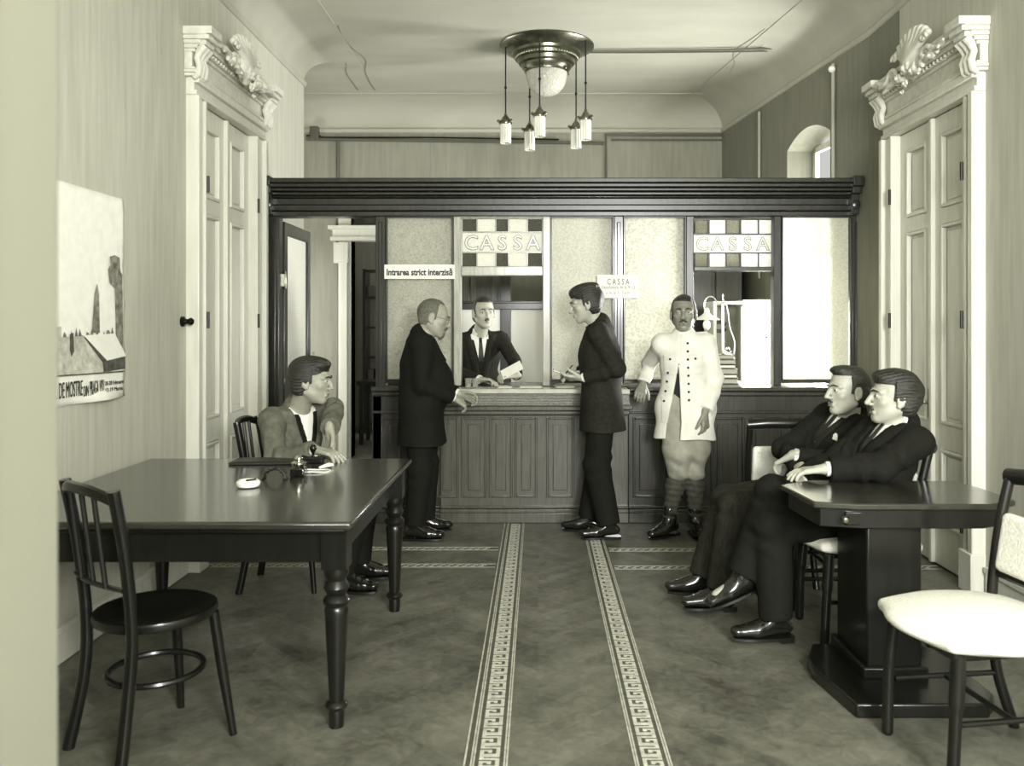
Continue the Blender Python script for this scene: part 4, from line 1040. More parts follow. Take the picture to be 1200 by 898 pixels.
def hair(c, B, k, mat, parent, t=.010, front=.062, back=-.075, sidey=-.006, extra=None, name='hair', peak=0, strands=.0022, temple=.03):
    R,F,U=B; S=Sdf(.004); nb=npB(R,F,U)
    S.ell(c+(F*-.012+U*.028)*k,((.074+t)*k,(.096+t)*k,(.086+t)*k),nb,k=.02)
    for s in (-1,1): S.ell(c+(R*s*.05+F*-.045+U*-.03)*k,((.025+t*.5)*k,(.045)*k,.055*k),nb,k=.03)
    if extra:
        for (x,y,z,a,b,d_) in extra: S.ell(c+(R*x+F*y+U*z)*k,(a*k,b*k,d_*k),nb,k=.025)
    c_=np.array(c); r_,f_,u_=[np.array(a) for a in (R,F,U)]
    def cut(v,X,Y,Z):
        dx,dy,dz=X-c_[0],Y-c_[1],Z-c_[2]
        x=(dx*r_[0]+dy*r_[1]+dz*r_[2])/k; y=(dx*f_[0]+dy*f_[1]+dz*f_[2])/k; z=(dx*u_[0]+dy*u_[1]+dz*u_[2])/k
        fr=front-peak*np.exp(-(x/.02)**2)+temple*np.clip((np.abs(x)-.045)/.03,0,1)*-.6
        g1=(fr-z)*.9                                   # above the front hairline
        g2=np.maximum(y-sidey, back-z)                  # behind the ears
        g3=np.maximum(np.maximum(y-.022,-.012-z), .060-np.abs(x))  # sideburn
        g=np.minimum(np.minimum(g1,g2),g3)*k
        th=np.arctan2(x,z-.02); v=v+strands*.45*k*np.sin(th*38+y*22+2*np.sin(y*30))
        v=v+strands*.5*k*np.sin(z*70+y*25+2*np.sin(x*50))
        v=v+.007*k*np.exp(-((z-front)/.016)**2)*(y>.02)+.004*k*np.exp(-((z-back)/.02)**2)
        return np.maximum(v,g)
    S.wr(cut); return S.mesh(name,mat,parent)
def moust(P,k,mat,body,w=.030,thick=.0065,droop=.012,name='moustache'):
    S=Sdf(.003)
    for s in (-1,1): S.cap(P(s*.004,.1005,-.049),P(s*w*.6,.094,-.052-droop*.3),thick*k,thick*k*.9,k=.004); S.cap(P(s*w*.6,.094,-.052-droop*.3),P(s*w,.083,-.052-droop),thick*k*.9,thick*.35*k,k=.004)
    return S.mesh(name,mat,body)

def fig(name_label, N, Pv, shr, hipr, hc, hB, shoulders_w=.18, k=1.0, hk=1.08, el=None, wr=None, kn=None, an=None, foot=None,
        skin=SKIN, girth=1.0, belly=0, hands=None, nose=1, jaw=1, brow=1, full=1, shdrop=.066, neckr=.054):
    """bare continuous figure; returns dictionary of joints"""
    lab,cat=name_label
    base=V((Pv.x,Pv.y,0)); root=thing('person',lab,cat,base)
    u=(N-Pv).normalized(); shr=nv(shr); f=u.cross(shr).normalized(); r=f.cross(u).normalized()
    J=dict(root=root,N=N,Pv=Pv,u=u,r=r,f=f,hr=nv(hipr),hc=hc,hB=hB,hk=hk)
    J['S']=[N-u*shdrop-r*shoulders_w+f*.0, N-u*shdrop+r*shoulders_w]   # left, right (person's)
    hr=nv(hipr); J['H']=[Pv-hr*.09, Pv+hr*.09]
    J['E']=el; J['W']=wr; J['K']=kn; J['A']=an
    S=Sdf(.0046)
    ch=Pv.lerp(N,.62)
    S.cap(J['H'][0],J['H'][1],.085,k=.05,flat=(f,.9)); S.cap(Pv,ch,.115*girth,.13*girth,k=.05,flat=(f,.72)); S.cap(ch,N-u*.10,.13,.10,k=.05,flat=(f,.72))
    S.cap(J['S'][0],J['S'][1],.05,k=.05); S.cap(N-u*.05,hc-hB[2]*.045*hk-hB[1]*.018*hk,neckr*1.12,neckr,k=.03)
    for i in (0,1):
        S.cap(J['S'][i],el[i],.046,.036,k=.03); S.cap(el[i],wr[i],.036,.025,k=.015,)
        S.cap(J['H'][i],kn[i],.078,.052,k=.04); S.cap(kn[i],an[i],.050,.034,k=.02)
        fd=nv(foot[i]); S.cap(an[i]-V((0,0,.03)),an[i]+fd*.13-V((0,0,.045)),.032,.026,k=.02)
    P=head_sdf(S,hc,hB,hk,nose,jaw,brow,full)
    if hands:
        for i,h in enumerate(hands):
            if h: hand(S,wr[i],h[0],h[1],(1 if i==1 else -1)*1, k=1.02, **(h[2] if len(h)>2 else {}))
    body=S.mesh('body',skin,root); J['body']=body; J['P']=P
    return J
def folds(amp,seed=0,fr=1.0,dirv=(0,0,1)):
    rs=np.random.RandomState(seed); K=rs.normal(size=(5,3))*np.array([16,16,9])*fr; ph=rs.uniform(0,6,5)
    def fn(v,X,Y,Z):
        w=np.sin(X*7+Y*5+ph[0])*.8
        s=sum(np.sin(X*K[i,0]+Y*K[i,1]+Z*K[i,2]+ph[i]+w) for i in range(5))/5
        s=np.abs(s)**.7*np.sign(s)
        return v+amp*1.5*s
    return fn
def creases(c, axis, rad, amp, n=60):
    """cross folds at a bent joint"""
    c=np.array(c); a=np.array(nv(axis))
    def fn(v,X,Y,Z):
        dx,dy,dz=X-c[0],Y-c[1],Z-c[2]; t=dx*a[0]+dy*a[1]+dz*a[2]; q=np.sqrt(dx*dx+dy*dy+dz*dz)
        return v+amp*1.5*np.sin(t*n+1.5*np.sin(dx*25+dz*18))*np.exp(-(q/rad)**2)
    return fn
def local(J,X,Y,Z,o=None):
    o=J['N'] if o is None else o
    dx,dy,dz=X-o[0],Y-o[1],Z-o[2]
    d=lambda a: dx*a[0]+dy*a[1]+dz*a[2]
    return d(J['r']),d(J['f']),d(J['u'])
def torso_prims(S,J,gr=0,girth=1.0,belly=0,hem=None,flare=0,bk=0,shw=.063,chestr=.15):
    N,Pv,u,f,r=J['N'],J['Pv'],J['u'],J['f'],J['r']; ch=Pv.lerp(N,.60)
    S.cap(Pv,ch,(.135*girth+gr),(chestr*girth+gr),k=.05,flat=(f,.74)); S.cap(ch,N-u*.11,chestr*girth+gr,.118+gr,k=.05,flat=(f,.74))
    S.cap(J['S'][0]+r*.015,J['S'][1]-r*.015,shw-.008+gr,k=.05)
    S.cap(N-u*.045-f*.01,N+u*.008-f*.008,.074+gr,.056+gr,k=.03)
    if belly: S.ell(Pv.lerp(N,.30)+f*.055*belly,(.15*girth+gr,.15*belly+gr,.19),npB(r,f,u),k=.06)
    if hem is not None:
        dn=nv(hem-Pv); S.cap(J['H'][0],J['H'][1],.108+gr,k=.05); S.cap(Pv.lerp(N,.2),hem,(.142*girth+gr),(.165*girth+flare+gr),k=.05,flat=(f,.76),cutb=True)
def jacket(J, mat, name='jacket', hem=None, girth=1.0, belly=0, vdepth=.30, vw=.075, sleeve=(.058,.050,.044), flare=.0, seed=1, cuff=.02, lapel=True, amp=.0035, hemcut=None, open_=None, collar=True, h=.0055, armcr=.004, chestr=.15, vtop=.045):
    S=Sdf(h); torso_prims(S,J,.014,girth,belly,hem,flare,chestr=chestr)
    for i in (0,1):
        S.cap(J['S'][i],J['E'][i],sleeve[0]+.004,sleeve[1],k=.035)
        e,w=J['E'][i],J['W'][i]; d=(w-e).normalized(); S.cap(e,w-d*cuff,sleeve[1],sleeve[2],k=.02,cutb=True)
    N,u,f,r=J['N'],J['u'],J['f'],J['r']
    if collar:
        pts=[]
        for a in range(-130,131,26):
            t=math.radians(a); pts.append(N+u*(.012-.045*max(0,math.cos(math.pi-t))*0)+(r*math.sin(t)*.062-f*math.cos(t)*.058)-u*.055*max(0,-math.cos(t)))
        for a,b in zip(pts,pts[1:]): S.cap(a,b,.017,k=.012)
    def shape(v,X,Y,Z):
        x,y,z=local(J,X,Y,Z)
        if vdepth:
            w=vw*(np.clip((z+vdepth)/(vdepth-.02),0,1.25)); ax=np.abs(x-.0)
            if lapel:
                band=np.exp(-((ax-w-.030)/.024)**4)*((z>-vdepth-.02)&(z<.0)&(y>.02)&(y<.17)); v=v-.011*band
                edge=np.exp(-((ax-w-.060)/.008)**2)*((z>-vdepth*.9)&(z<-.02)&(y>.02)); v=v+.003*edge
            cut=np.maximum(ax-w, .03-y-.0*z); cut=np.maximum(cut,-(z+vdepth)*.6)
            cut=np.where(z>-.03, np.maximum(ax-w*1.0,.018-y), cut); cut=np.maximum(cut,y-.165)
            v=np.maximum(v,-cut)
            line=np.exp(-((x-.008)/.008)**2)*(z<-vdepth)*(y>.03); v=v+.006*line
        if open_: v=open_(v,x,y,z,X,Y,Z)
        return v
    S.wr(shape); S.wr(folds(amp,seed))
    for i in (0,1):
        ax=J['W'][i]-J['E'][i]; S.wr(creases(J['E'][i],ax,.11,armcr))
        S.wr(creases(J['S'][i],J['E'][i]-J['S'][i],.09,.002,45))
    if hemcut: S.wr(hemcut)
    S.want_bvh=True
    o=S.mesh(name,mat,J['root']); J['bvh']=S.bvh; return o
def shirt(J, vest=None, vestv=.20, tie=True, girth=1.0, belly=0, collar=True, tiemat=TIE, cuffs=(1,1), chestr=.15):
    N,u,f,r=J['N'],J['u'],J['f'],J['r']
    S=Sdf(.0055); torso_prims(S,J,.0,girth*.985,belly,None,0,chestr=chestr)
    o=S.mesh('shirt',SHIRT,J['root']); 
    hb=J['hB']; nd=nv((J['hc']-hb[2]*.05)-N)
    if collar:
        m=MB(); n=24; vs=[]; fs=[]; 
        c0_=N+u*.008+f*.004; rr=.061
        for ri,(rad,zz_) in enumerate(((rr+.006,-.018),(rr-.002,.044),(rr-.008,.044),(rr,-.018))):
            for i in range(n):
                a=2*math.pi*i/n; dn=.034*max(0,math.cos(a)); vs.append(c0_+nd*(zz_+ (-dn)) + r*math.sin(a)*rad + f*(math.cos(a)*rad))
        for k_ in range(4):
            for i in range(n): a=k_*n+i; b=k_*n+(i+1)%n; c_=((k_+1)%4)*n; fs.append((a,b,c_+(i+1)%n,c_+i))
        m._add(vs,fs)
        for s in (-1,1):
            q=[N+nd*(-.018)+f*.070+r*s*.004, N+nd*.004+f*.052+r*s*.044, N-nd*.052+f*.082+r*s*.034]
            m._add([*q,*[p+f*.005 for p in q]],[(0,1,2),(5,4,3),(0,3,4,1),(1,4,5,2),(2,5,3,0)])
        m.build('collar',SHIRT,J['root'])
    if vest:
        S=Sdf(.0055); torso_prims(S,J,.007,girth,belly,None,0,chestr=chestr)
        def cut(v,X,Y,Z):
            x,y,z=local(J,X,Y,Z); w=.055*np.clip((z+vestv)/(vestv-.02),0,3); q=np.maximum(np.abs(x)-w,-(y))
            v=np.maximum(v,-np.maximum(q,-(z+vestv))); return np.maximum(v,np.maximum(z+.03,np.abs(x)-.15))
        S.wr(cut); S.want_bvh=True; vo=S.mesh('waistcoat',vest,J['root']); 
        if S.bvh:
            for i in range(5):
                o_=N-u*(vestv+.03+.045*i)+f*.5; h_=S.bvh.ray_cast(o_,-f)
                if h_[0] is not None: MB().ball(h_[0]+f*.002,.006,8,6).build('button',TIE,vo)
    if tie:
        S=Sdf(.004); torso_prims(S,J,.006 if not vest else .0045,girth,belly,None,0,chestr=chestr); S.ell(N+f*.078-u*.028,(.015,.012,.016),npB(r,f,u),k=.008)
        def cut(v,X,Y,Z):
            x,y,z=local(J,X,Y,Z); w=.013+np.clip(-(z+.04)*.07,0,.03)
            return np.maximum(v,np.maximum(np.maximum(np.abs(x)-w,-y+.01),np.maximum(z+.012,-(z+(.30)))))
        S.wr(cut); S.mesh('necktie',tiemat,J['root'])
    for i in (0,1):
        if cuffs[i]:
            e,w=J['E'][i],J['W'][i]; d=(w-e).normalized(); MB().tube([w-d*.06,w-d*.004],[.034,.033],16).build('shirt_cuff',SHIRT,J['root'])
def trousers(J, mat, rt=.092, rk=.072, rc=.062, seed=3, shorten=.0, amp=.004, girth=1.0, name='trousers', cufft=True, kneecr=.005):
    S=Sdf(.006); f=J['f']
    S.cap(J['H'][0],J['H'][1],.105*girth,k=.05); S.cap(J['Pv'],J['Pv']+J['u']*.14,.125*girth,.12*girth,k=.05,flat=(f,.8))
    for i in (0,1):
        k_,a=J['K'][i],J['A'][i]; S.cap(J['H'][i],k_,rt*girth,rk,k=.04); d=(a-k_).normalized()
        S.cap(k_,a-d*shorten,rk,rc,k=.03,cutb=True,flat=None)
    S.wr(folds(amp,seed,.9))
    for i in (0,1): S.wr(creases(J['K'][i],J['A'][i]-J['K'][i],.12,kneecr,50))
    return S.mesh(name,mat,J['root'])
def shoes(J, feet, mat=LEATHER, boot=0, pitch=(0,0), ln=.27):
    for i in (0,1):
        a=J['A'][i]; fd=nv(feet[i]); 
        up=V((0,0,1)) if abs(fd.z)<.9 else V((0,1,0)); rt=fd.cross(up).normalized(); up=rt.cross(fd)
        heel=a-up*.06-fd*.045
        S=Sdf(.005); S.cap(heel+up*.02,heel+fd*.14+up*.012,.036,.040,k=.03,flat=(up,.85)); S.cap(heel+fd*.14+up*.010,heel+fd*(ln-.055)+up*.006,.041,.034,k=.03,flat=(up,.75))
        S.cap(a-fd*.012+up*.02,heel+fd*.10+up*.03,.040,.034,k=.035)
        if boot: S.cap(a+up*boot,a,.045,.042,k=.02)
        base_=np.array(heel-up*.022)
        def flatc(v,X,Y,Z,b=base_,U=np.array(up)): return np.maximum(v,-((X-b[0])*U[0]+(Y-b[1])*U[1]+(Z-b[2])*U[2]))
        S.wr(flatc); S.wr(creases(heel+fd*.15,fd,.05,.0016,140)); o=S.mesh('shoe',mat,J['root'])
        m=MB(); B4=Matrix((( rt.x,fd.x,up.x,0),(rt.y,fd.y,up.y,0),(rt.z,fd.z,up.z,0),(0,0,0,1))); Mt=Matrix.Translation(heel-up*.032)@B4
        out=[(-.034,-.03),(-.04,.05),(-.043,.14),(-.036,.2),(-.018,ln-.035),(.018,ln-.035),(.036,.2),(.043,.14),(.04,.05),(.034,-.03),(.018,-.04),(-.018,-.04)]
        m.prism(out,0,.012,mat=Mt).prism([(-.032,-.03),(-.034,.03),(.034,.03),(.032,-.03),(.018,-.04),(-.018,-.04)],-.014,.002,mat=Mt); m.build('sole',LEATHER,o)
L1,L2=.285,.255; T1,T2=.43,.42
def HB(yaw,pitch=0,roll=0):
    """head axes: yaw = compass direction of the nose in degrees (0=+X, -90 = toward camera)"""
    y=math.radians(yaw); p=math.radians(pitch); f=V((math.cos(y)*math.cos(p),math.sin(y)*math.cos(p),math.sin(p)))
    r,f,u=basis(f); q=math.radians(roll); return (r*math.cos(q)+u*math.sin(q), f, u*math.cos(q)-r*math.sin(q))
def rdir(yaw): y=math.radians(yaw); return V((math.sin(y),-math.cos(y),0))   # right-hand direction for a facing yaw

# ---- 1 young man seated behind the left table, facing right
hc=W(364,446,4.66); N=V((-1.335,4.74,1.005)); Pv=V((-1.40,4.80,.54)); sh=rdir(-32)
S_=[N-V((0,0,.05))-sh*.18, N-V((0,0,.05))+sh*.18]
e0=W(391,480,4.74); w0=W(386,503,4.52); e1,w1=ik(S_[1],V((-1.13,4.33,.815)),L1,L2,(-.5,-.1,-.6))
k0,a0=ik(Pv+V((0,.09,0)),V((-1.02,4.86,.10)),T1,T2,(1,0,.8)); k1,a1=ik(Pv-V((0,.09,0)),V((-1.06,4.62,.10)),T1,T2,(1,0,.8))
J=fig(('young dark-haired man in worn grey jacket seated behind the left table looking right','person'),N,Pv,sh,rdir(0),hc,HB(2,-4),el=[e0,e1],wr=[w0,w1],kn=[k0,k1],an=[a0,a1],foot=[(1,.1,0),(1,-.15,0)],
   hands=[(V((.12,-.25,-1)),V((-.6,-.6,0)),dict(curl=(.25,.35,.3),spread=.12)),(V((1,-.35,-.12)),V((0,0,-1)),dict(curl=(.2,.3,.2)))],skin=SKIN3,nose=.85,full=1.02)
shirt(J,tie=False,vest=SUIT_K,vestv=.24,cuffs=(0,1)); jacket(J,SUIT_G,hem=Pv-V((0,0,.10)),vdepth=.36,vw=.085,seed=4,amp=.006,armcr=.008,sleeve=(.064,.058,.052),flare=.01)
trousers(J,SUIT_K,seed=8); shoes(J,[(1,.1,0),(1,-.15,0)])
face_bits(J['P'],J['hB'],J['hk'],J['body'])
hair(hc,J['hB'],J['hk'],HAIR,J['body'],t=.013,front=.050,peak=-.0,extra=[(.02,.045,.085,.05,.045,.028),(-.03,.03,.09,.05,.06,.026)],strands=.003)

# ---- 2 stout bearded man at the counter, facing right
hc=W(508,372,5.86); Pv=V((-.81,5.86,.90)); N=V((-.80,5.86,1.385)); sh=rdir(8)
S_=[N-V((0,0,.05))-sh*.19, N-V((0,0,.05))+sh*.19]
e0,w0=ik(S_[0],W(538,462,6.02),L1,L2,(-.6,.3,-.8)); e1,w1=ik(S_[1],W(532,466,5.80),L1,L2,(-.8,-.5,-.9))
k0,a0=V((-.78,5.95,.47)),V((-.80,5.97,.10)); k1,a1=V((-.80,5.77,.47)),V((-.83,5.74,.10))
J=fig(('stout older man with spectacles, grey goatee and black overcoat leaning on the counter','person'),N,Pv,sh,rdir(0),hc,HB(4,-14),el=[e0,e1],wr=[w0,w1],kn=[k0,k1],an=[a0,a1],foot=[(1,.25,0),(1,-.1,0)],
   hands=[(V((.9,.1,-.25)),V((-.1,-.8,-.6)),dict(curl=(.5,.6,.4))),(V((.7,.6,-.5)),V((-.3,.5,-.8)),dict(curl=(.4,.5,.4)))],skin=SKIN3,girth=1.1,full=1.12,jaw=1.15,neckr=.060)
shirt(J,tie=False,girth=1.12,belly=1,cuffs=(1,1)); jacket(J,SUIT_K,name='overcoat',hem=V((-.80,5.86,.64)),girth=1.16,belly=1.05,vdepth=.16,vw=.05,seed=2,flare=.02,sleeve=(.070,.060,.052),amp=.004)
trousers(J,SUIT_K,girth=1.05,rt=.095,rk=.082,rc=.072); shoes(J,[(1,.25,0),(1,-.1,0)])
face_bits(J['P'],J['hB'],J['hk'],J['body'],brows=HAIRG); P=J['P']; k=J['hk']
hair(hc,J['hB'],k,HAIRG,J['body'],t=.0035,front=.078,strands=.0004,back=-.055,name='cropped_hair')
moust(P,k,HAIRG,J['body'],w=.034,thick=.008); S=Sdf(.004); S.ell(P(0,.078,-.092),(.024*k,.020*k,.026*k),npB(*J['hB']),k=.01); S.ell(P(0,.072,-.112),(.015*k,.015*k,.02*k),npB(*J['hB']),k=.01); S.mesh('goatee',HAIRG,J['body'])
m=MB()
for s in (-1,1): m.tube([P(s*.031+.019*math.cos(a),.100,.001+.016*math.sin(a)) for a in np.linspace(0,6.28,21)[:-1]],.0016,6,closed=True); m.tube([P(s*.05,.098,.004),P(s*.076,.02,.010),P(s*.081,-.012,.004)],.0014,5)
m.tube([P(-.012,.102,.004),P(0,.108,.008),P(.012,.102,.004)],.0016,5); m.build('spectacles',CHROME,J['body'])

# ---- 3 cashier behind the window
hc=W(567,366,6.80); Pv=V((-.50,7.08,.93)); N=V((-.480,6.90,1.385)); sh=rdir(-76)
S_=[N-V((0,0,.05))-sh*.18, N-V((0,0,.05))+sh*.18]
e0,w0=ik(S_[0],W(605,440,6.53),L1,L2,(.8,.3,-.8)); e1,w1=ik(S_[1],W(563,445,6.58),L1,L2,(-.9,.2,-.7))
k0,a0=V((-.40,7.08,.47)),V((-.39,7.14,.10)); k1,a1=V((-.58,7.08,.47)),V((-.60,7.14,.10))
J=fig(('moustached cashier in dark suit and tie standing behind the teller window','person'),N,Pv,sh,rdir(-80),hc,HB(-72,-3,-2),el=[e0,e1],wr=[w0,w1],kn=[k0,k1],an=[a0,a1],foot=[(.1,-1,0),(-.1,-1,0)],
   hands=[(V((-.75,-.2,.0)),V((-.2,.4,-.9)),dict(curl=(.5,.6,.4))),(V((.9,-.35,-.05)),V((0,-.3,-1)),dict(curl=(.35,.5,.4)))],full=1.05)
shirt(J,tie=True,vest=SUIT_C,vestv=.27); jacket(J,SUIT_C,hem=Pv-V((0,0,.14)),vdepth=.34,vw=.07,seed=6,amp=.004)
trousers(J,SUIT_K); shoes(J,[(.1,-1,0),(-.1,-1,0)])
face_bits(J['P'],J['hB'],J['hk'],J['body'],gaze=(.0,.03))
hair(hc,J['hB'],J['hk'],HAIR,J['body'],t=.006,front=.068,strands=.001,sidey=-.030); moust(J['P'],J['hk'],MOU,J['body'],w=.020,thick=.006,droop=.004)
x=W(592,437,6.5)
o=MB(); 
for q in range(2): o.box(-.085,.085,-.05,.05,q*.003,q*.003+.0012,mat=Matrix.Translation(W(600,434,6.50))@Matrix.Rotation(math.radians(-28),4,'Y')@Matrix.Rotation(math.radians(38+4*q),4,'X'))
tag(o.build('paper_slip',PAPER,smooth=False),'folded white papers held in the hands of the cashier','papers')

# ---- 4 young man with notepad, facing left
hc=W(687,356,5.90); Pv=V((.44,5.92,.93)); N=V((.415,5.92,1.46)); sh=rdir(176)
S_=[N-V((0,0,.05))-sh*.18, N-V((0,0,.05))+sh*.18]
e0,w0=ik(S_[0],W(683,443,5.80),L1,L2,(.7,-.3,-.8)); e1,w1=ik(S_[1],W(677,440,5.95),L1,L2,(.8,.6,-.8))
k0,a0=V((.40,5.82,.50)),V((.475,5.78,.10)); k1,a1=V((.42,6.00,.50)),V((.36,5.98,.10))
J=fig(('slim young man in dark suit standing in profile writing in a notepad','person'),N,Pv,sh,rdir(180),hc,HB(178,-12),el=[e0,e1],wr=[w0,w1],kn=[k0,k1],an=[a0,a1],foot=[(-1,-.15,0),(-1,.15,0)],
   hands=[(V((-1,.15,.0)),V((.0,.4,.9)),dict(curl=(.25,.4,.3),thumb=(.5,.4))),(V((-.8,-.4,.15)),V((-.1,-.2,-1)),dict(curl=(.6,.7,.5)))],full=.94,nose=1.05)
shirt(J,tie=True,vest=SUIT_K,vestv=.26); jacket(J,SUIT_C,hem=V((.445,5.92,.725)),vdepth=.36,vw=.07,seed=9,amp=.0045,girth=1.12,flare=.012,sleeve=(.064,.058,.050),chestr=.158)
trousers(J,SUIT_K,rt=.100,rk=.086,rc=.078,seed=12); shoes(J,[(-1,-.15,0),(-1,.15,0)])
face_bits(J['P'],J['hB'],J['hk'],J['body'],gaze=(0,-.2))
hair(hc,J['hB'],J['hk'],HAIR,J['body'],t=.014,front=.050,extra=[(0,.058,.080,.048,.040,.032),(0,-.02,.10,.06,.08,.028)],strands=.0035)
x=W(662,438,5.86)
nb=thing('notepad','small open notepad held out by the slim young man','notepad',x)
Mt=Matrix.Translation(x)@Matrix.Rotation(math.radians(18),4,'Y')@Matrix.Rotation(math.radians(8),4,'X')
MB().box(-.085,.07,-.055,.055,0,.002,mat=Mt).build('cover',MATT_D,nb); MB().box(-.083,.068,-.053,.053,.002,.008,mat=Mt).build('pages',PAPER,nb,smooth=False)
tag(MB().tube([W(657,445,5.84),W(671,428,5.84)],.004,8).build('pencil',INK),'pencil in the hand of the young man with the notepad','pencil')

# ---- 5 soldier in white tunic
hc=W(801,367,5.90); Pv=V((1.02,5.92,.88)); N=V((1.005,5.92,1.385)); sh=rdir(-104)
S_=[N-V((0,0,.05))-sh*.155, N-V((0,0,.05))+sh*.155]
e1=V((.80,6.165,1.165)); w1=V((.745,6.12,1.02)); e0,w0=ik(S_[0],W(826,484,5.78),L1,L2,(.6,.5,-.1))
k0,a0=V((1.08,5.88,.47)),V((1.075,5.86,.10)); k1,a1=V((.96,5.86,.47)),V((.90,5.86,.10))
J=fig(('soldier in white tunic, grey breeches and puttees standing with one hand on the ledge','person'),N,Pv,sh,rdir(-98),hc,HB(-100,0,0),shoulders_w=.155,el=[e0,e1],wr=[w0,w1],kn=[k0,k1],an=[a0,a1],foot=[(.08,-1,0),(-.75,-.66,0)],
   hands=[(V((.03,-.12,-1)),V((-.75,.65,0)),dict(curl=(.35,.45,.3))),(V((-.25,-.75,-.6)),V((-.1,.4,-.9)),dict(curl=(.5,.6,.4)))],skin=SKIN2,full=1.0,hk=1.1)
MB().tube([N+V((0,0,.0)),N+V((0,-.004,.035))],[.068,.062],24).build('collar_band',SHIRT,J['root'])
S=Sdf(.006); torso_prims(S,J,-.006,chestr=.13); S.mesh('undershirt',MATT_D,J['root'])
hem=V((1.01,5.91,.665))
def tunic_open(v,x,y,z,X,Y,Z):
    # front parted below the second button, showing the dark vest
    w=np.clip((-.22-z)*.13,0,.05); cx_=.03+(-.2-z)*.10
    cut=np.maximum(np.abs(x-cx_)-w,.02-y); cut=np.maximum(cut,z+.20)
    v=np.maximum(v,-cut)
    ln=np.exp(-((x-.018)/.006)**2)*(z>-.22)*(y>.02); v=v+.004*ln
    for s in (-1,1):
        fl=(np.abs(np.abs(x)-.085)<.048)&(y>.02)
        v=v-.004*(fl&(z<-.14)&(z>-.27)&(x*s>0)); v=v-.004*(fl&(z<-.14)&(z>-.175)&(x*s>0))
        v=v-.004*((np.abs(np.abs(x)-.10)<.055)&(y>.02)&(z<-.42)&(z>-.60)&(x*s>0))
    return v
jacket(J,TUNIC,name='tunic',hem=hem,vdepth=0,lapel=False,seed=14,flare=.03,sleeve=(.060,.054,.049),chestr=.14,amp=.0045,open_=tunic_open,collar=True,armcr=.007,girth=1.02)
bv=J['bvh']; f,r,u=J['f'],J['r'],J['u']
def btn(x,z,mat=TIE,rad=.0085):
    o_=N+r*x+u*z+f*.5; h_=bv.ray_cast(o_,-f)
    if h_[0] is not None: MB().ball(h_[0]+f*.003,rad,10,6).build('button',mat,J['root'])
for z in (-.06,-.115,-.17,-.225,-.28,-.335,-.39,-.445): btn(-.035+(-.12 if 0 else 0)-.0*z,z)
for i,z in enumerate((-.26,-.32,-.385,-.45)): btn(.095+(-.2-z)*.16,z)
for s in (-1,1): btn(s*.085,-.165)
MB().tube([J['S'][0]+u*.072-r*.01-f*.01,J['S'][0]+u*.070+r*.07+f*.0],.010,8).tube([J['S'][1]+u*.072+r*.01,J['S'][1]+u*.070-r*.07],.010,8).build('shoulder_strap',TUNIC,J['root'])
# breeches bagging over the puttees
S=Sdf(.006); S.cap(J['H'][0],J['H'][1],.10,k=.05); S.cap(Pv,Pv+u*.12,.115,.10,k=.05,flat=(f,.85))
for i in (0,1):
    kk=J['K'][i]; S.cap(J['H'][i],kk+V((0,0,.10)),.092,.094,k=.04); S.cap(kk+V((0,0,.10)),kk+V((0,-.01,-.035)),.097,.070,k=.03)
S.wr(folds(.008,21,1.2)); S.wr(creases(k0,(0,0,1),.16,.006,38)); S.wr(creases(k1,(0,0,1),.16,.006,38)); S.mesh('breeches',BREECH,J['root'])
S=Sdf(.005)
for i in (0,1):
    kk=J['K'][i]; aa=J['A'][i]; c1_=kk.lerp(aa,.35)+V((0,.014,0)); S.cap(kk-V((0,0,.03)),c1_,.058,.062,k=.03); S.cap(c1_,aa+V((0,0,.04)),.062,.044,k=.03)
S.wr(lambda v,X,Y,Z: v+.003*np.sin(Z*150+X*18)); S.mesh('puttees',PUTT,J['root'])
shoes(J,[(.08,-1,0),(-.75,-.66,0)],boot=.08,ln=.28); face_bits(J['P'],J['hB'],J['hk'],J['body'])
hair(hc,J['hB'],J['hk'],HAIR,J['body'],t=.005,front=.064,strands=.0008,temple=.0,sidey=-.034); moust(J['P'],J['hk'],MOU,J['body'],w=.026,thick=.006,droop=.006)

# ---- 6 man with crossed arms
hc=W(993,458,4.42); Pv=V((1.44,4.53,.55)); N=V((1.665,4.53,.985)); sh=rdir(-160)
S_=[N-V((0,0,.05))-sh*.19, N-V((0,0,.05))+sh*.19]
e0,w0=ik(S_[0],V((1.285,4.30,.79)),L1,L2,(-.2,-.9,-.6)); e1,w1=ik(S_[1],V((1.36,4.22,.74)),L1,L2,(-.9,.2,-.5))
k1,a1=V((1.02,4.52,.57)),V((.94,4.50,.13)); k0,a0=V((1.01,4.38,.56)),V((.93,4.30,.10))
w0=V((1.275,4.27,.80)); e0=V((1.50,4.23,.77)); w1=V((1.30,4.24,.735)); e1=V((1.28,4.47,.80))
k0,a0=ik(Pv+V((0,-.09,0)),V((.92,4.32,.11)),T1,T2,(-1,0,.9)); k1,a1=ik(Pv+V((0,.09,0)),V((.88,4.56,.11)),T1,T2,(-1,0,.9))
J=fig(('seated man with arms crossed and swept-back hair, further of the pair at right','person'),N,Pv,sh,rdir(180),hc,HB(-166,2,0),el=[e0,e1],wr=[w0,w1],kn=[k0,k1],an=[a0,a1],foot=[(-1,-.1,0),(-1,.05,0)],
   hands=[(V((-.5,.6,-.45)),V((.3,-.2,-.8)),dict(curl=(.4,.5,.3))),(V((-.35,-.25,-.9)),V((.9,-.2,-.2)),dict(curl=(.25,.3,.2)))],skin=SKIN,nose=.95,full=.98)
shirt(J,tie=True,vest=SUIT_C,vestv=.20,cuffs=(1,0)); jacket(J,SUIT_K,vdepth=.40,vw=.085,seed=17,amp=.0045,hem=Pv-J['u']*.08,armcr=.006)
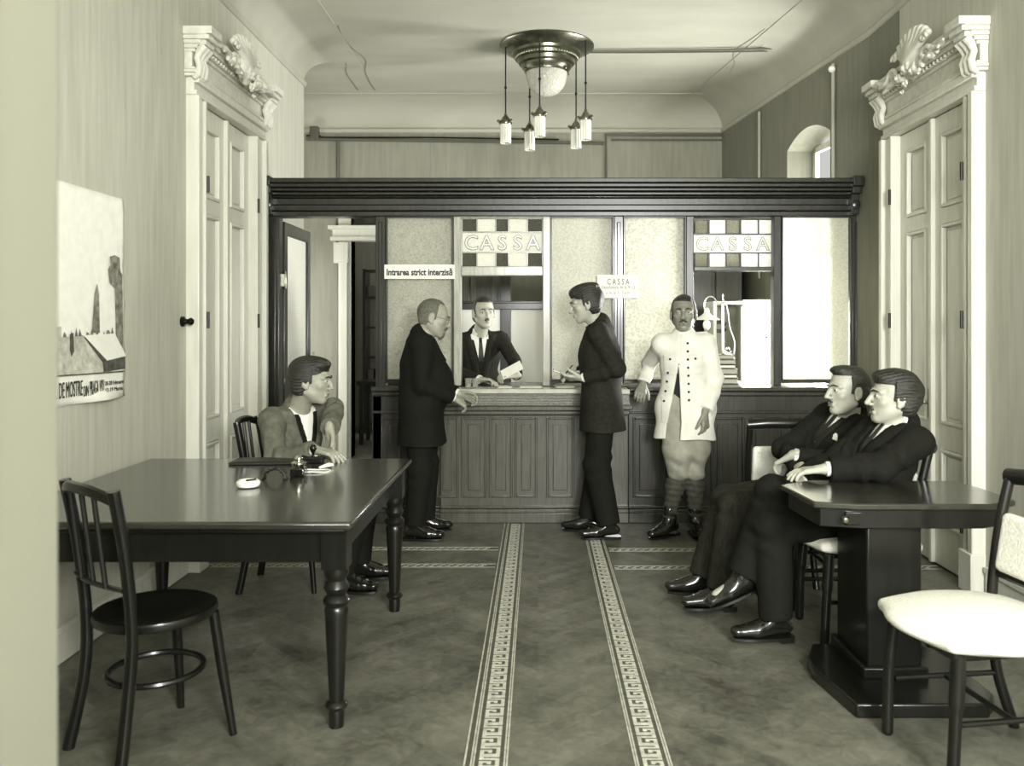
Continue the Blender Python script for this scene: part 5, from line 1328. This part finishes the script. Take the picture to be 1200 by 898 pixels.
trousers(J,TROU,seed=22,rt=.095,rk=.080,rc=.074,kneecr=.005); shoes(J,[(-1,-.1,0),(-1,.05,0)])
face_bits(J['P'],J['hB'],J['hk'],J['body'])
hair(hc,J['hB'],J['hk'],HAIR,J['body'],t=.008,front=.073,extra=[(0,.045,.095,.045,.045,.022)],strands=.0028,temple=.0); moust(J['P'],J['hk'],MOU,J['body'],w=.020,thick=.0055,droop=.004)
hx=J['bvh'].ray_cast(N-J['u']*.17-J['r']*.10+J['f']*.5,-J['f'])
if hx[0] is not None:
    p=hx[0]; MB()._add([p+J['f']*.006+J['r']*a+J['u']*b for a,b in ((-.022,-.008),(.022,-.008),(.016,.012),(.002,.028),(-.012,.014))]+[p-J['f']*.006+J['r']*a+J['u']*b for a,b in ((-.022,-.008),(.022,-.008),(.016,.012),(.002,.028),(-.012,.014))],[(0,1,2,3,4),(9,8,7,6,5)]+[(i,(i+1)%5,5+(i+1)%5,5+i) for i in range(5)]).build('pocket_handkerchief',SHIRT,J['root'],smooth=False)

# ---- 7 nearer seated man with his arm on the small table
hc=W(1047,466,4.02); Pv=V((1.50,4.02,.56)); N=V((1.715,4.03,.985)); sh=rdir(-172)
S_=[N-V((0,0,.05))-sh*.19, N-V((0,0,.05))+sh*.19]
e0=V((1.50,3.75,.825)); w0=V((1.27,3.78,.812)); e1,w1=ik(S_[1],V((1.22,4.02,.70)),L1,L2,(.2,.9,-.5))
k0,a0=ik(Pv+V((0,-.09,0)),V((1.085,3.90,.11)),T1,T2,(-1,0,.9)); 
k1=V((1.10,3.98,.665)); a1=V((.955,3.99,.285))
J=fig(('seated man in black suit with legs crossed, one arm on the small octagonal table','person'),N,Pv,sh,rdir(180),hc,HB(177,4,0),el=[e0,e1],wr=[w0,w1],kn=[k0,k1],an=[a0,a1],foot=[(-1,-.1,0),(-1,0,-.45)],
   hands=[(V((-1,.1,-.1)),V((0,0,-1)),dict(curl=(.15,.25,.2))),(V((-.8,-.2,-.3)),V((0,-.3,-1)),dict(curl=(.4,.4,.3)))],skin=SKIN,nose=1.02,full=1.06,jaw=1.05)
shirt(J,tie=True,vest=SUIT_K,vestv=.22); jacket(J,SUIT_K,vdepth=.38,vw=.08,seed=25,amp=.005,hem=Pv-J['u']*.14,armcr=.008,sleeve=(.070,.064,.056),girth=1.05,flare=.02)
trousers(J,SUIT_K,seed=31,rt=.10,rk=.085,rc=.078,kneecr=.005); shoes(J,[(-1,-.1,0),(-1,0,-.45)],ln=.28)
face_bits(J['P'],J['hB'],J['hk'],J['body'])
hair(hc,J['hB'],J['hk'],HAIR,J['body'],t=.015,front=.058,extra=[(0,.05,.085,.05,.045,.028),(0,-.06,.02,.07,.06,.07)],strands=.0032,temple=.0); moust(J['P'],J['hk'],MOU,J['body'],w=.024,thick=.0065,droop=.008)
# ================================================================ LIGHT, CAMERA
def area(name,loc,rot,sx,sy,power,col=(1,1,1)):
    l=bpy.data.lights.new(name,'AREA'); l.shape='RECTANGLE'; l.size=sx; l.size_y=sy; l.energy=power; l.color=col
    o=bpy.data.objects.new(name,l); COL.objects.link(o); o.location=loc; o.rotation_euler=rot; return o
R=math.radians
area('daylight_front_left',(.0,-1.55,2.35),(R(90),0,0),1.1,1.25,150)
area('daylight_front_right',(1.45,-1.55,2.35),(R(90),0,0),1.1,1.25,440)
ang=math.atan2(-nrm.y,-nrm.x)
area('daylight_rear_window_lower',rw((s0+s1)/2,1.55,TH+.02),(0,R(90),ang+math.pi),1.0,.8,290)
area('daylight_rear_window_upper',rw((s0+s1)/2,2.6,TH+.02),(0,R(90),ang+math.pi),.95,.8,10)
area('daylight_far_room',(-.6,11,2.0),(0,R(90),0),1.8,1.2,40)
area('fill_back_left',(-3.3,8.3,1.5),(0,R(-90),0),1.4,1.0,45)  # fill lamp added to lift the frosted panes and rear office; no window there
w=bpy.data.worlds.new('world'); SC.world=w; w.use_nodes=True; w.node_tree.nodes['Background'].inputs[0].default_value=(1,1,.97,1); w.node_tree.nodes['Background'].inputs[1].default_value=.6
cam=bpy.data.cameras.new('camera'); co=bpy.data.objects.new('camera',cam); COL.objects.link(co)
co.location=(0,0,1.45); co.rotation_euler=(R(90),0,0); cam.sensor_width=36; cam.lens=30; cam.shift_x=-31/1200; cam.shift_y=-68/1200
cam.clip_start=.05; cam.dof.use_dof=True; cam.dof.focus_distance=5.3; cam.dof.aperture_fstop=3.2
SC.camera=co
vs_=SC.view_settings; SC.display_settings.display_device='sRGB'; vs_.view_transform='Standard'; vs_.look='None'; vs_.exposure=0; vs_.gamma=1; vs_.use_curve_mapping=False
